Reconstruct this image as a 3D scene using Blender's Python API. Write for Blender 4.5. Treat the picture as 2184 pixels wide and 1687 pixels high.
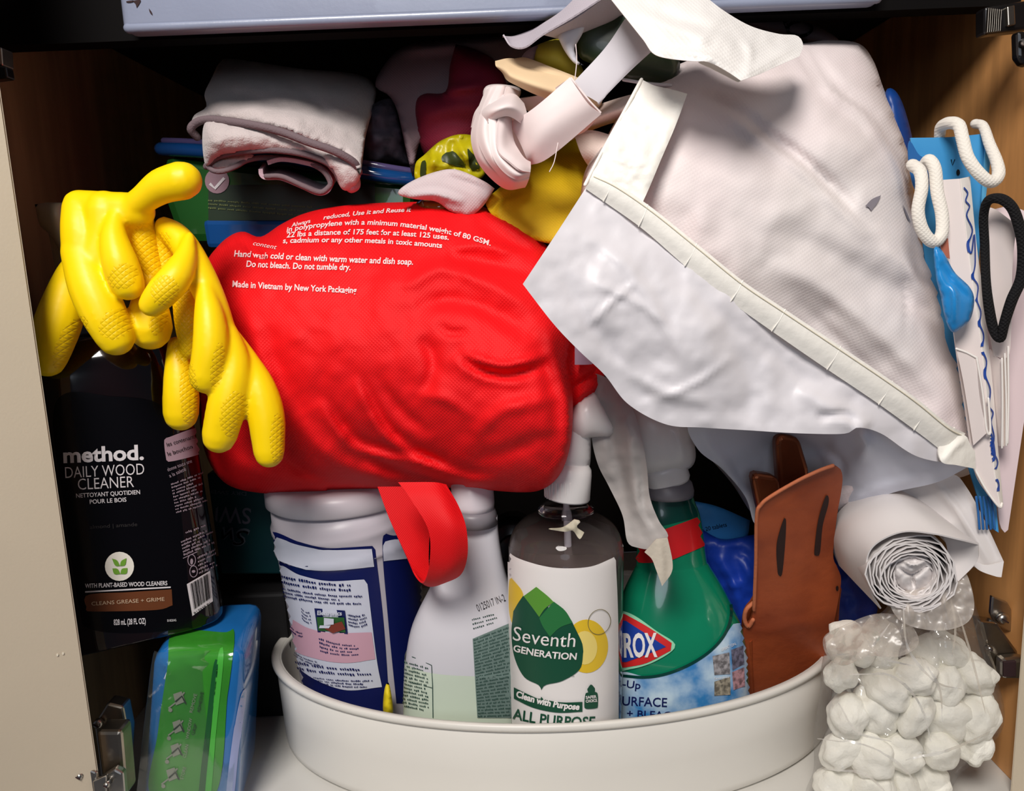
import bpy, bmesh, math, random
import numpy as np
from mathutils import Vector, Matrix
from mathutils.bvhtree import BVHTree
from mathutils.geometry import delaunay_2d_cdt
for o in list(bpy.data.objects): bpy.data.objects.remove(o)
random.seed(4); RNG = np.random.RandomState(11)
SC = bpy.context.scene; COL = SC.collection
# ---------------------------------------------------------------- camera
FPX = 1700.0; W, H = 2184, 1687
TH = math.radians(10.0); RO = math.radians(2.3); CAM = np.array([0.0, 0.0, 0.40])
_r = np.array([1.0, 0, 0]); _f = np.array([0, math.cos(TH), -math.sin(TH)]); _u = np.array([0, math.sin(TH), math.cos(TH)])
CR = _r*math.cos(RO) - _u*math.sin(RO); CU = _u*math.cos(RO) + _r*math.sin(RO)
cd = bpy.data.cameras.new('camera'); cam = bpy.data.objects.new('camera', cd); COL.objects.link(cam)
cd.sensor_fit = 'HORIZONTAL'; cd.sensor_width = 36; cd.lens = 36*FPX/W; cd.clip_start = 0.02; cd.clip_end = 50
m = Matrix.Identity(4)
for i in range(3): m[i][0], m[i][1], m[i][2], m[i][3] = CR[i], CU[i], -_f[i], CAM[i]
cam.matrix_world = m; SC.camera = cam
# ---------------------------------------------------------------- world, lamps, exposure
SC.view_settings.view_transform = 'Standard'; SC.view_settings.look = 'None'
SC.view_settings.gamma = 1; SC.view_settings.use_curve_mapping = False; SC.view_settings.exposure = 0.08
wd = bpy.data.worlds.new('kitchen_ambient'); SC.world = wd; wd.use_nodes = True
wd.node_tree.nodes['Background'].inputs[0].default_value = (0.75, 0.8, 1.0, 1)
wd.node_tree.nodes['Background'].inputs[1].default_value = 0.06
def area(name, loc, tgt, size, power, col):
    l = bpy.data.lights.new(name, 'AREA'); l.shape = 'DISK'; l.size = size; l.energy = power; l.color = col
    o = bpy.data.objects.new(name, l); COL.objects.link(o); o.location = loc
    o.rotation_euler = (Vector(tgt)-Vector(loc)).to_track_quat('-Z', 'Y').to_euler(); return o
area('kitchen_ceiling_light', (-0.22, -0.46, 1.26), (0.05, 0.55, 0.28), 0.50, 20.5, (1.0, 0.95, 0.90))
area('kitchen_fill_light', (-0.15, -1.5, 0.8), (0.05, 0.6, 0.3), 0.7, 4.0, (0.80, 0.88, 1.0))  # soft cool fill lamp added behind the camera
# ---------------------------------------------------------------- geometry helpers
def PV(x, y, Y):
    x = np.asarray(x, float); y = np.asarray(y, float); Y = np.asarray(Y, float)
    a = (x-W/2)/FPX; b = (y-H/2)/FPX
    d = _f[None, :] + a.reshape(-1, 1)*CR[None, :] - b.reshape(-1, 1)*CU[None, :]
    t = (Y.reshape(-1)+np.zeros(len(d)))/d[:, 1]
    return CAM[None, :] + d*t[:, None]
def P(x, y, Y): return PV([x], [y], [Y])[0]
def Pz(x, y, z):
    a = (x-W/2)/FPX; b = (y-H/2)/FPX; d = _f + a*CR - b*CU; t = (z-CAM[2])/d[2]; return CAM + d*t
def PX(x, y, X):
    a = (x-W/2)/FPX; b = (y-H/2)/FPX; d = _f + a*CR - b*CU; t = (X-CAM[0])/d[0]; return CAM + d*t
def depth(p): return float(np.dot(np.asarray(p)-CAM, _f))
def m_per_px(p): return depth(p)/FPX
def catmull(pts, n=8, closed=False):
    pts = [np.asarray(p, float) for p in pts]; out = []; N = len(pts)
    if N < 3 and not closed:
        return np.array([pts[0]+(pts[-1]-pts[0])*t for t in np.linspace(0, 1, n+1)])
    rng = N if closed else N-1
    for i in range(rng):
        if closed: a, b, c, d = pts[i-1], pts[i], pts[(i+1) % N], pts[(i+2) % N]
        else:
            b, c = pts[i], pts[i+1]; a = pts[i-1] if i else 2*b-c; d = pts[i+2] if i+2 < N else 2*c-b
        for k in range(n):
            t = k/n
            out.append(0.5*((2*b)+(-a+c)*t+(2*a-5*b+4*c-d)*t*t+(-a+3*b-3*c+d)*t**3))
    if not closed: out.append(pts[-1])
    return np.array(out)
def outline(pts, step=10):
    """closed outline in photograph pixels; a third value marks a sharp corner"""
    N = len(pts); cor = [i for i in range(N) if len(pts[i]) > 2]
    xy = [np.array(p[:2], float) for p in pts]
    if not cor: c = catmull(xy, 12, True)
    else:
        c = []
        for a, b in zip(cor, cor[1:]+[cor[0]+N]):
            seg = [xy[i % N] for i in range(a, b+1)]
            if len(seg) == 2: s = np.array([seg[0], seg[1]])
            else: s = catmull(seg, 12)
            c += list(s[:-1])
        c = np.array(c)
    c = np.vstack([c, c[:1]]); L = np.r_[0, np.cumsum(np.linalg.norm(np.diff(c, axis=0), axis=1))]
    n = max(6, int(L[-1]/step)); out = []
    t = np.linspace(0, L[-1], n, endpoint=False)
    for ci in cor:
        p = xy[ci]; j = np.argmin(np.linalg.norm(c[:-1]-p, axis=1)); k = np.argmin(abs(t-L[j])); t[k] = L[j]
    t = np.unique(t)
    return np.c_[np.interp(t, L, c[:, 0]), np.interp(t, L, c[:, 1])]
def inside(x, y, poly):
    r = np.zeros(len(x), bool); n = len(poly)
    for i in range(n):
        x0, y0 = poly[i]; x1, y1 = poly[(i+1) % n]
        c = ((y0 > y) != (y1 > y))
        if y1 != y0: r ^= c & (x < (x1-x0)*(y-y0)/(y1-y0)+x0)
    return r
def segdist(x, y, pl, closed=False, signed=False):
    pl = np.asarray(pl, float); a = pl; b = np.roll(pl, -1, axis=0)
    if not closed: a, b = a[:-1], b[:-1]
    best = np.full(len(x), 1e18); tt = np.zeros(len(x)); sg = np.ones(len(x)); n = len(a)
    for i in range(n):
        d = b[i]-a[i]; L2 = max(d@d, 1e-9)
        t = np.clip(((x-a[i, 0])*d[0]+(y-a[i, 1])*d[1])/L2, 0, 1)
        ex = x-a[i, 0]-t*d[0]; ey = y-a[i, 1]-t*d[1]; q = ex*ex+ey*ey
        w = q < best; best[w] = q[w]; tt[w] = (i+t[w])/n
        sg[w] = np.sign(d[0]*ey[w]-d[1]*ex[w])
    return np.sqrt(best), tt, sg
def cdt(out, step):
    x0, y0 = out.min(0); x1, y1 = out.max(0)
    gx = []; r = 0; yy = y0+step*.5
    while yy < y1:
        xs = np.arange(x0+(step*.5 if r % 2 else 0), x1, step); gx += [(x, yy) for x in xs]; r += 1; yy += step*.87
    g = np.array(gx).reshape(-1, 2)
    if len(g):
        k = inside(g[:, 0], g[:, 1], out); g = g[k]
    if len(g):
        d, _, _ = segdist(g[:, 0], g[:, 1], out, True); g = g[d > step*.45]
    pts = np.vstack([out, g]); n = len(out)
    v, e, f, *_ = delaunay_2d_cdt([Vector((p[0], -p[1])) for p in pts], [(i, (i+1) % n) for i in range(n)], [], 1, 1e-5)
    V = np.array([(a.x, -a.y) for a in v]); F = [tuple(q) for q in f]
    return V, F
_NT = RNG.rand(256, 256)
def vnoise(x, y):
    xi = np.floor(x).astype(int); yi = np.floor(y).astype(int); fx = x-xi; fy = y-yi
    fx = fx*fx*(3-2*fx); fy = fy*fy*(3-2*fy); g = lambda a, b: _NT[a % 256, b % 256]
    return ((g(xi, yi)*(1-fx)+g(xi+1, yi)*fx)*(1-fy)+(g(xi, yi+1)*(1-fx)+g(xi+1, yi+1)*fx)*fy)*2-1
def fbm(x, y, sc, oc=3, seed=0):
    r = 0; a = 1; s = 1.0/sc
    for i in range(oc): r = r+a*vnoise(x*s+seed*17.3+i*31.7, y*s+seed*7.7+i*11.1); a *= .5; s *= 2.03
    return r
def rbf(ctrl):
    c = np.array(ctrl, float); n = len(c); S = 300.0
    if n < 4 and np.ptp(c[:, 2]) < 1e-9: return lambda x, y: np.zeros(len(x))+c[0, 2]
    def k(r2): return np.where(r2 > 1e-12, r2*np.log(np.maximum(r2, 1e-12)), 0)
    X = c[:, :2]/S; r2 = ((X[:, None]-X[None])**2).sum(-1)
    A = np.zeros((n+3, n+3)); A[:n, :n] = k(r2)+np.eye(n)*1e-4; A[:n, n] = 1; A[:n, n+1:] = X; A[n, :n] = 1; A[n+1:, :n] = X.T
    w = np.linalg.lstsq(A, np.r_[c[:, 2], 0, 0, 0], rcond=None)[0]
    def f(x, y):
        q = np.c_[x, y]/S; r2 = ((q[:, None]-X[None])**2).sum(-1)
        return k(r2)@w[:n]+w[n]+q@w[n+1:]
    return f
def foldsum(x, y, folds):
    """real relief of creases: positive stands toward the room"""
    h = np.zeros(len(x))
    for fd in folds:
        pl, w, a = fd[0], fd[1], fd[2]; mode = fd[3] if len(fd) > 3 else 'r'
        pl = catmull(pl, 5) if len(pl) > 2 else np.array(pl, float)
        d, t, s = segdist(x, y, pl); tap = np.sin(np.clip(t, 0.0, 1.0)*math.pi)**.6 if mode[-1] != 'o' else 1
        if mode[0] == 'r': h += a*tap*np.exp(-(d/w)**2)
        elif mode[0] == 's': h += a*tap*s*(d/w)*np.exp(-(d/w)**2)*1.6      # ridge on one side, valley on the other
        elif mode[0] == 'k': h += a*tap*np.exp(-(d/w))                       # sharp crease
        elif mode[0] == 'c': h += a*tap*np.where(s > 0, np.exp(-(d/w)), np.exp(-(d/(w*.22))**2))  # overhang
    return h
ORG = {}; WM = {}
def V3(p): return Vector((float(p[0]), float(p[1]), float(p[2])))
def mk(name, V, F, mat, parent=None, smooth=True, label=None, org=None, matidx=None):
    V = np.asarray(V, float).reshape(-1, 3)
    if parent is not None: o_ = ORG[parent.name]
    elif org is not None: o_ = np.asarray(org, float)
    else: o_ = np.array([V[:, 0].mean(), V[:, 1].mean(), V[:, 2].min()])
    me = bpy.data.meshes.new(name); me.from_pydata([tuple(v) for v in (V-o_)], [], [tuple(int(i) for i in f) for f in F]); me.update()
    for mm in (mat if isinstance(mat, (list, tuple)) else [mat]): me.materials.append(mm)
    if smooth: me.polygons.foreach_set('use_smooth', [True]*len(me.polygons))
    if matidx is not None: me.polygons.foreach_set('material_index', [int(i) for i in matidx])
    ob = bpy.data.objects.new(name, me); COL.objects.link(ob)
    if parent is not None: ob.parent = parent
    else: ob.location = V3(o_)
    ORG[ob.name] = o_; WM[ob.name] = (V, F)
    if label: ob['label'] = label
    return ob
def thing(name, label, cat, loc, group=None):
    o = bpy.data.objects.new(name, None); COL.objects.link(o); o.location = V3(loc); o.empty_display_size = .02
    ORG[o.name] = np.asarray(loc, float); o['label'] = label; o['category'] = cat
    if group: o['group'] = group
    return o
def tag(o, label, cat, group=None, kind=None):
    o['label'] = label; o['category'] = cat
    if group: o['group'] = group
    if kind: o['kind'] = kind
    return o
def walls(F):
    cnt = {}
    for f in F:
        for i in range(len(f)):
            a, b = f[i], f[(i+1) % len(f)]; k = (min(a, b), max(a, b)); cnt.setdefault(k, []).append((a, b))
    return [v[0] for v in cnt.values() if len(v) == 1]
def sheetmesh(pts, Yf, step=10, folds=(), th=.0008, noise=None, back=None):
    out = outline(pts, step) if not isinstance(pts, np.ndarray) else pts
    q, F = cdt(out, step)
    f = Yf if callable(Yf) else (rbf(Yf) if isinstance(Yf, (list, tuple)) else (lambda x, y: np.zeros(len(x))+Yf))
    Y = f(q[:, 0], q[:, 1])
    if folds: Y = Y-foldsum(q[:, 0], q[:, 1], folds)
    if noise:
        for (sc, am, sd) in noise: Y = Y-am*fbm(q[:, 0], q[:, 1], sc, 3, sd)
    A = PV(q[:, 0], q[:, 1], Y); n = len(A); B = A+np.array(back if back is not None else (0, th, 0))
    V = list(A)+list(B); FF = list(F)+[tuple(i+n for i in reversed(g)) for g in F]
    for a, b in walls(F):
        k = len(V); V += [A[a], A[b], B[b], B[a]]; FF.append((k+1, k, k+3, k+2))
    return np.array(V), FF, q, n
def sheet(name, pts, Yf, mat, parent=None, **kw):
    lab = kw.pop('label', None); V, F, q, n = sheetmesh(pts, Yf, **kw); o = mk(name, V, F, mat, parent, label=lab); return o
def inflate(q, F, bset, iters=900):
    E = set()
    for f in F:
        for i in range(len(f)): a, b = f[i], f[(i+1) % len(f)]; E.add((min(a, b), max(a, b)))
    E = np.array(list(E)); n = len(q); deg = np.bincount(E.ravel(), minlength=n).astype(float)
    h = np.zeros(n); free = np.ones(n, bool); free[list(bset)] = False
    out = [i for i in bset]
    d = np.min(np.linalg.norm(q[:, None, :]-q[None, out, :], axis=2), axis=1) if n*len(out) < 6e6 else np.ones(n)
    R = d.max(); h = d*(2*R-d)*.35; h[~free] = 0; s = np.median(np.linalg.norm(q[E[:, 0]]-q[E[:, 1]], axis=1))
    for _ in range(iters):
        a = np.bincount(E[:, 0], h[E[:, 1]], n)+np.bincount(E[:, 1], h[E[:, 0]], n)
        h2 = a/deg+s*s*.25; h = np.where(free, h2, 0)
    return np.sqrt(np.maximum(h, 0)/h.max())
def puffmesh(pts, Yc, bf, bb, step=10, folds=(), noise=None, power=1.0, iters=900):
    out = outline(pts, step); q, F = cdt(out, step)
    bs = set()
    for a, b in walls(F): bs.add(a); bs.add(b)
    hh = inflate(q, F, bs, iters)**power
    f = Yc if callable(Yc) else (rbf(Yc) if isinstance(Yc, (list, tuple)) else (lambda x, y: np.zeros(len(x))+Yc))
    Y0 = f(q[:, 0], q[:, 1]); rel = 0
    if folds: rel = foldsum(q[:, 0], q[:, 1], folds)
    if noise:
        for (sc, am, sd) in noise: rel = rel+am*fbm(q[:, 0], q[:, 1], sc, 3, sd)
    edge = np.clip(hh*4, 0, 1)
    A = PV(q[:, 0], q[:, 1], Y0-bf*hh-rel*edge)
    B = PV(q[:, 0], q[:, 1], Y0+bb*hh)
    n = len(A); idx = {}; V = list(A)
    for i in range(n):
        if i in bs: idx[i] = i
        else: idx[i] = len(V); V.append(B[i])
    FF = list(F)+[tuple(idx[i] for i in reversed(g)) for g in F]
    return np.array(V), FF
def puff(name, pts, Yc, bf, bb, mat, parent=None, **kw):
    lab = kw.pop('label', None); V, F = puffmesh(pts, Yc, bf, bb, **kw); return mk(name, V, F, mat, parent, label=lab)
def tubemesh(path, rad, seg=12, n=8, world=False, closed=False, capround=True, flat=1.0):
    """path: (px,py,Y) points; rad in pixels (number or list)"""
    pts = np.array([p[:3] for p in path], float)
    if not hasattr(rad, '__len__'): rad = [rad]*len(pts)
    d = catmull(np.c_[pts, np.array(rad, float)], n, closed)
    if world: C = d[:, :3]; R = d[:, 3]
    else:
        C = PV(d[:, 0], d[:, 1], d[:, 2]); R = np.array([r*m_per_px(c) for r, c in zip(d[:, 3], C)])
    R = np.maximum(R, 1e-5)
    N = len(C); T = np.zeros_like(C)
    for i in range(N):
        a = C[(i+1) % N] if (closed or i < N-1) else C[i]; b = C[i-1] if (closed or i > 0) else C[i]
        T[i] = (a-b)/max(1e-9, np.linalg.norm(a-b))
    if capround and not closed:
        def cap(c, r, t, sgn):
            return [(c+sgn*t*r*math.sin(a), r*math.cos(a)) for a in (math.radians(35), math.radians(62), math.radians(80))]
        st = cap(C[0], R[0], T[0], -1)[::-1]; en = cap(C[-1], R[-1], T[-1], 1)
        C = np.array([s[0] for s in st]+list(C)+[s[0] for s in en]); R = np.array([s[1] for s in st]+list(R)+[s[1] for s in en])
        T = np.array([T[0]]*3+list(T)+[T[-1]]*3); N = len(C)
    up = np.array([0, 0, 1.0]) if abs(T[0][2]) < .9 else np.array([0, 1.0, 0]); V = []; F = []
    nrm = up-T[0]*(up@T[0]); nrm /= np.linalg.norm(nrm)
    for i in range(N):
        nrm = nrm-T[i]*(nrm@T[i]); nrm /= max(1e-9, np.linalg.norm(nrm)); bn = np.cross(T[i], nrm)
        for k in range(seg):
            a = 2*math.pi*k/seg; V.append(C[i]+R[i]*(math.cos(a)*nrm*flat+math.sin(a)*bn))
    M = N if closed else N-1
    for i in range(M):
        j = (i+1) % N
        for k in range(seg): k2 = (k+1) % seg; F.append((i*seg+k, i*seg+k2, j*seg+k2, j*seg+k))
    if not closed: F.append(tuple(range(seg-1, -1, -1))); F.append(tuple((N-1)*seg+k for k in range(seg)))
    return np.array(V), F
def tube(name, path, rad, mat, parent=None, label=None, **kw):
    V, F = tubemesh(path, rad, **kw); return mk(name, V, F, mat, parent, label=label)
def join(meshes):
    V = []; F = []
    for v, f in meshes:
        k = len(V); V += list(v); F += [tuple(i+k for i in g) for g in f]
    return np.array(V), F
def lathemesh(A, B, prof, seg=48, kx=1.0, ky=1.0, ex=2.0, rot=0.0, sm=0, cap=True, a0=0, a1=360):
    A = np.asarray(A, float); B = np.asarray(B, float); ax = B-A
    z = ax/np.linalg.norm(ax); x = np.array([1.0, 0, 0]); x = x-z*(x@z); x /= np.linalg.norm(x); y = np.cross(z, x)
    pr = np.array(prof, float)
    if sm: pr = catmull(pr, sm)
    V = []; F = []; N = len(pr)
    for t, r in pr:
        for k in range(seg):
            a = 2*math.pi*k/seg; c, s = math.cos(a), math.sin(a)
            if ex != 2.0: q = (abs(c)**ex+abs(s)**ex)**(-1.0/ex); c, s = c*q, s*q
            u, v = c*r*kx, s*r*ky; u, v = u*math.cos(rot)-v*math.sin(rot), u*math.sin(rot)+v*math.cos(rot)
            V.append(A+ax*t+x*u+y*v)
    for i in range(N-1):
        for k in range(seg): k2 = (k+1) % seg; F.append((i*seg+k, i*seg+k2, (i+1)*seg+k2, (i+1)*seg+k))
    if cap: F.append(tuple(range(seg-1, -1, -1))); F.append(tuple((N-1)*seg+k for k in range(seg)))
    return np.array(V), F
def lathe(name, A, B, prof, mat, parent=None, smooth=True, label=None, **kw):
    V, F = lathemesh(A, B, prof, **kw); return mk(name, V, F, mat, parent, smooth=smooth, label=label)
def bmout(bm):
    bm.verts.index_update(); return np.array([v.co[:] for v in bm.verts]), [tuple(v.index for v in f.verts) for f in bm.faces]
def boxmesh(c, s, rot=(0, 0, 0), bev=0.0, seg=2):
    bm = bmesh.new(); bmesh.ops.create_cube(bm, size=1)
    for v in bm.verts: v.co = Vector((v.co.x*s[0], v.co.y*s[1], v.co.z*s[2]))
    if bev: bmesh.ops.bevel(bm, geom=list(bm.edges), offset=bev, segments=seg, affect='EDGES', profile=.5)
    from mathutils import Euler
    bmesh.ops.transform(bm, matrix=Matrix.Translation(V3(c))@Euler(rot).to_matrix().to_4x4(), verts=bm.verts); r = bmout(bm); bm.free(); return r
def box(name, c, s, mat, parent=None, rot=(0, 0, 0), bev=0.0, label=None, smooth=False):
    V, F = boxmesh(c, s, rot, bev); return mk(name, V, F, mat, parent, smooth=smooth, label=label)
def prismmesh(pts, Y, vec, bev=0.0, seg=2, step=None):
    o = [p[:2] for p in pts] if step is None else outline(pts, step)
    Ys = [p[2] if len(p) > 2 and step is None else Y for p in pts] if step is None else [Y]*len(o)
    bm = bmesh.new(); vs = [bm.verts.new(V3(P(p[0], p[1], yy))) for p, yy in zip(o, Ys)]; f = bm.faces.new(vs)
    r = bmesh.ops.extrude_face_region(bm, geom=[f]); nv = [g for g in r['geom'] if isinstance(g, bmesh.types.BMVert)]
    for v in nv: v.co += V3(vec)
    bmesh.ops.recalc_face_normals(bm, faces=list(bm.faces))
    if bev: bmesh.ops.bevel(bm, geom=list(bm.edges), offset=bev, segments=seg, affect='EDGES', profile=.5)
    q = bmout(bm); bm.free(); return q
def prism(name, pts, Y, vec, mat, parent=None, bev=0.0, label=None, smooth=False, seg=2, step=None):
    V, F = prismmesh(pts, Y, vec, bev, seg, step); return mk(name, V, F, mat, parent, smooth=smooth, label=label)
def loftmesh(rows, nu=8, nv=8, th=.0008, closed=False, world=False):
    """rows of (px,py,Y) control points -> smooth two-sided ribbon"""
    R = [catmull(r, nv) for r in rows]; R = np.array(R)
    C = np.array([catmull(R[:, j], nu, closed) for j in range(R.shape[1])]).transpose(1, 0, 2)
    n, mm = C.shape[:2]; q = C.reshape(-1, 3)
    A = q if world else PV(q[:, 0], q[:, 1], q[:, 2])
    F = []
    for i in range(n if closed else n-1):
        for j in range(mm-1): a = i*mm+j; b = ((i+1) % n)*mm+j; F.append((a, b, b+1, a+1))
    # vertex normals
    N = np.zeros_like(A)
    for f in F:
        c = np.cross(A[f[1]]-A[f[0]], A[f[3]]-A[f[0]])
        for i in f: N[i] += c
    N /= np.maximum(1e-12, np.linalg.norm(N, axis=1))[:, None]
    k = len(A); B = A-N*th; V = list(A)+list(B); FF = F+[tuple(i+k for i in reversed(g)) for g in F]
    for a, b in walls(F):
        s = len(V); V += [A[a], A[b], B[b], B[a]]; FF.append((s+1, s, s+3, s+2))
    return np.array(V), FF
def loft(name, rows, mat, parent=None, label=None, **kw):
    V, F = loftmesh(rows, **kw); return mk(name, V, F, mat, parent, label=label)
def blobmesh(chains, voxel=.0018, smooth=4):
    """tapered tubes fused into one continuous skin"""
    V, F = join([tubemesh([c[:3] for c in ch], [c[3] for c in ch], seg=16, n=6) for ch in chains])
    me = bpy.data.meshes.new('tmp'); me.from_pydata([tuple(v) for v in V], [], F); ob = bpy.data.objects.new('tmp', me); COL.objects.link(ob)
    r = ob.modifiers.new('r', 'REMESH'); r.mode = 'VOXEL'; r.voxel_size = voxel; s = ob.modifiers.new('s', 'SMOOTH'); s.factor = .6; s.iterations = smooth
    dg = bpy.context.evaluated_depsgraph_get(); e = ob.evaluated_get(dg); t = e.to_mesh()
    co = np.zeros(len(t.vertices)*3); t.vertices.foreach_get('co', co); A = co.reshape(-1, 3).copy(); FF = [tuple(p.vertices) for p in t.polygons]
    e.to_mesh_clear(); bpy.data.objects.remove(ob); bpy.data.meshes.remove(me); return A, FF
# ---------------------------------------------------------------- flat print that lies on real surfaces
def text2d(body, bold=0.0, shear=0.0, sp=1.0):
    cu = bpy.data.curves.new('t', 'FONT'); cu.body = body; cu.resolution_u = 3; cu.offset = bold; cu.shear = shear; cu.space_character = sp
    ob = bpy.data.objects.new('t', cu); COL.objects.link(ob); dg = bpy.context.evaluated_depsgraph_get(); e = ob.evaluated_get(dg); t = e.to_mesh()
    V = np.array([v.co[:2] for v in t.vertices]).reshape(-1, 2); F = [tuple(p.vertices) for p in t.polygons]
    e.to_mesh_clear(); bpy.data.objects.remove(ob); bpy.data.curves.remove(cu); return V, F
def ptext(body, x0, y0, x1, y1, h, bold=0.0, shear=0.0, sag=0.0, lean=None, sp=1.0, flip=False):
    """one line of lettering from baseline start to end, cap height h (pixels); sag bows the baseline"""
    V, F = text2d(body, bold, shear, sp); w = V[:, 0].max()-V[:, 0].min(); u = (V[:, 0]-V[:, 0].min())/w; v = V[:, 1]/.70*h
    dx, dy = x1-x0, y1-y0; L = math.hypot(dx, dy); nx, ny = dy/L, -dx/L
    if lean is not None: nx, ny = lean, -1.0
    s = 4*sag*u*(1-u); X = x0+dx*u+nx*v; Y = y0+dy*u+ny*v+s
    return np.c_[X, Y], F
def pfill(pts, step=9): return cdt(outline(pts, step), step)
def ell(cx, cy, rx, ry, n=28, a=0): 
    ca, sa = math.cos(a), math.sin(a)
    return [(cx+rx*math.cos(t)*ca-ry*math.sin(t)*sa, cy+rx*math.cos(t)*sa+ry*math.sin(t)*ca) for t in np.linspace(0, 2*math.pi, n, endpoint=False)]
def pquad(a, b, c, d): return np.array([a, b, c, d], float), [(0, 1, 2, 3)]
def pline(p, w, closed=False):
    p = np.array(p, float); d = np.gradient(p, axis=0); 
    if closed: d = np.roll(p, -1, 0)-np.roll(p, 1, 0)
    d /= np.maximum(1e-9, np.linalg.norm(d, axis=1))[:, None]; n = np.c_[-d[:, 1], d[:, 0]]*w/2
    V = np.vstack([p+n, p-n]); k = len(p); return V, [(i, (i+1) % k, (i+1) % k+k, i+k) for i in range(k if closed else k-1)]
def bil(q, u, v):
    a, b, c, d = [np.array(t, float) for t in q]; return (a*(1-u)+b*u)*(1-v)+(d*(1-u)+c*u)*v
def micro(q, lines, wpx=11, fill=.5, ragged=.15, sag=0):
    """print too small to read: rows of letter-sized strokes grouped like words inside a quad (tl,tr,br,bl)"""
    V = []; F = []; rnd = random.Random(int(q[0][0]*7+q[0][1])); q = [np.array(t, float) for t in q]; Lw = np.linalg.norm(q[1]-q[0]); Lh = np.linalg.norm(q[3]-q[0])/lines
    cw = max(1.7, min(Lh*.34, 4)); gap = cw*.45
    for i in range(lines):
        v0 = (i+.15)/lines; vh = min(fill, .62)/lines; u = 0; end = 1-rnd.random()*ragged*(1 if rnd.random() < .6 else 3)
        while u < end:
            for _ in range(rnd.randint(2, 8)):
                e = u+cw*rnd.uniform(.6, 1.1)/Lw
                if e > end: break
                t = rnd.random(); va = v0 if t < .3 else v0+vh*.28; vb = v0+vh*(1.25 if t > .88 else 1); k = len(V)
                for uu, vv in ((u, va), (e, va), (e, vb), (u, vb)): p = bil(q, uu, vv); V.append((p[0], p[1]+4*sag*uu*(1-uu)))
                F.append((k, k+1, k+2, k+3)); u = e+gap/Lw
            u += cw*1.3/Lw
    return np.array(V), F
BV = {}
def bvh(obs):
    key = tuple(o.name for o in obs)
    if key not in BV:
        V, F = join([WM[o.name] for o in obs]); BV[key] = BVHTree.FromPolygons([tuple(v) for v in V], [tuple(int(i) for i in f) for f in F])
    return BV[key]
def decal(name, shapes, target, mat, parent, off=.0004, label=None):
    t = bvh(target if isinstance(target, (list, tuple)) else [target]); V = []; F = []
    for v2, f2 in shapes:
        k = len(V); ok = []
        for x, y in v2:
            d = _f + (x-W/2)/FPX*CR - (y-H/2)/FPX*CU; d = V3(d).normalized(); h = t.ray_cast(V3(CAM), d)
            if h[0] is None: ok.append(False); V.append((0, 0, 0))
            else:
                n_ = h[1] if h[1].dot(d) < 0 else -h[1]; ok.append(True); V.append(tuple(h[0]-d*off*.3+n_*off))
        for f in f2:
            if all(ok[i] for i in f):
                dd = [(Vector(V[k+i])-V3(CAM)).length for i in f]
                if max(dd)-min(dd) < .03: F.append(tuple(k+i for i in reversed(f)))
    if not F: print('EMPTY DECAL', name); return None
    used = sorted({i for f in F for i in f}); mp = {a: b for b, a in enumerate(used)}
    return mk(name, [V[i] for i in used], [tuple(mp[i] for i in f) for f in F], mat, parent, smooth=True, label=label)
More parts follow.
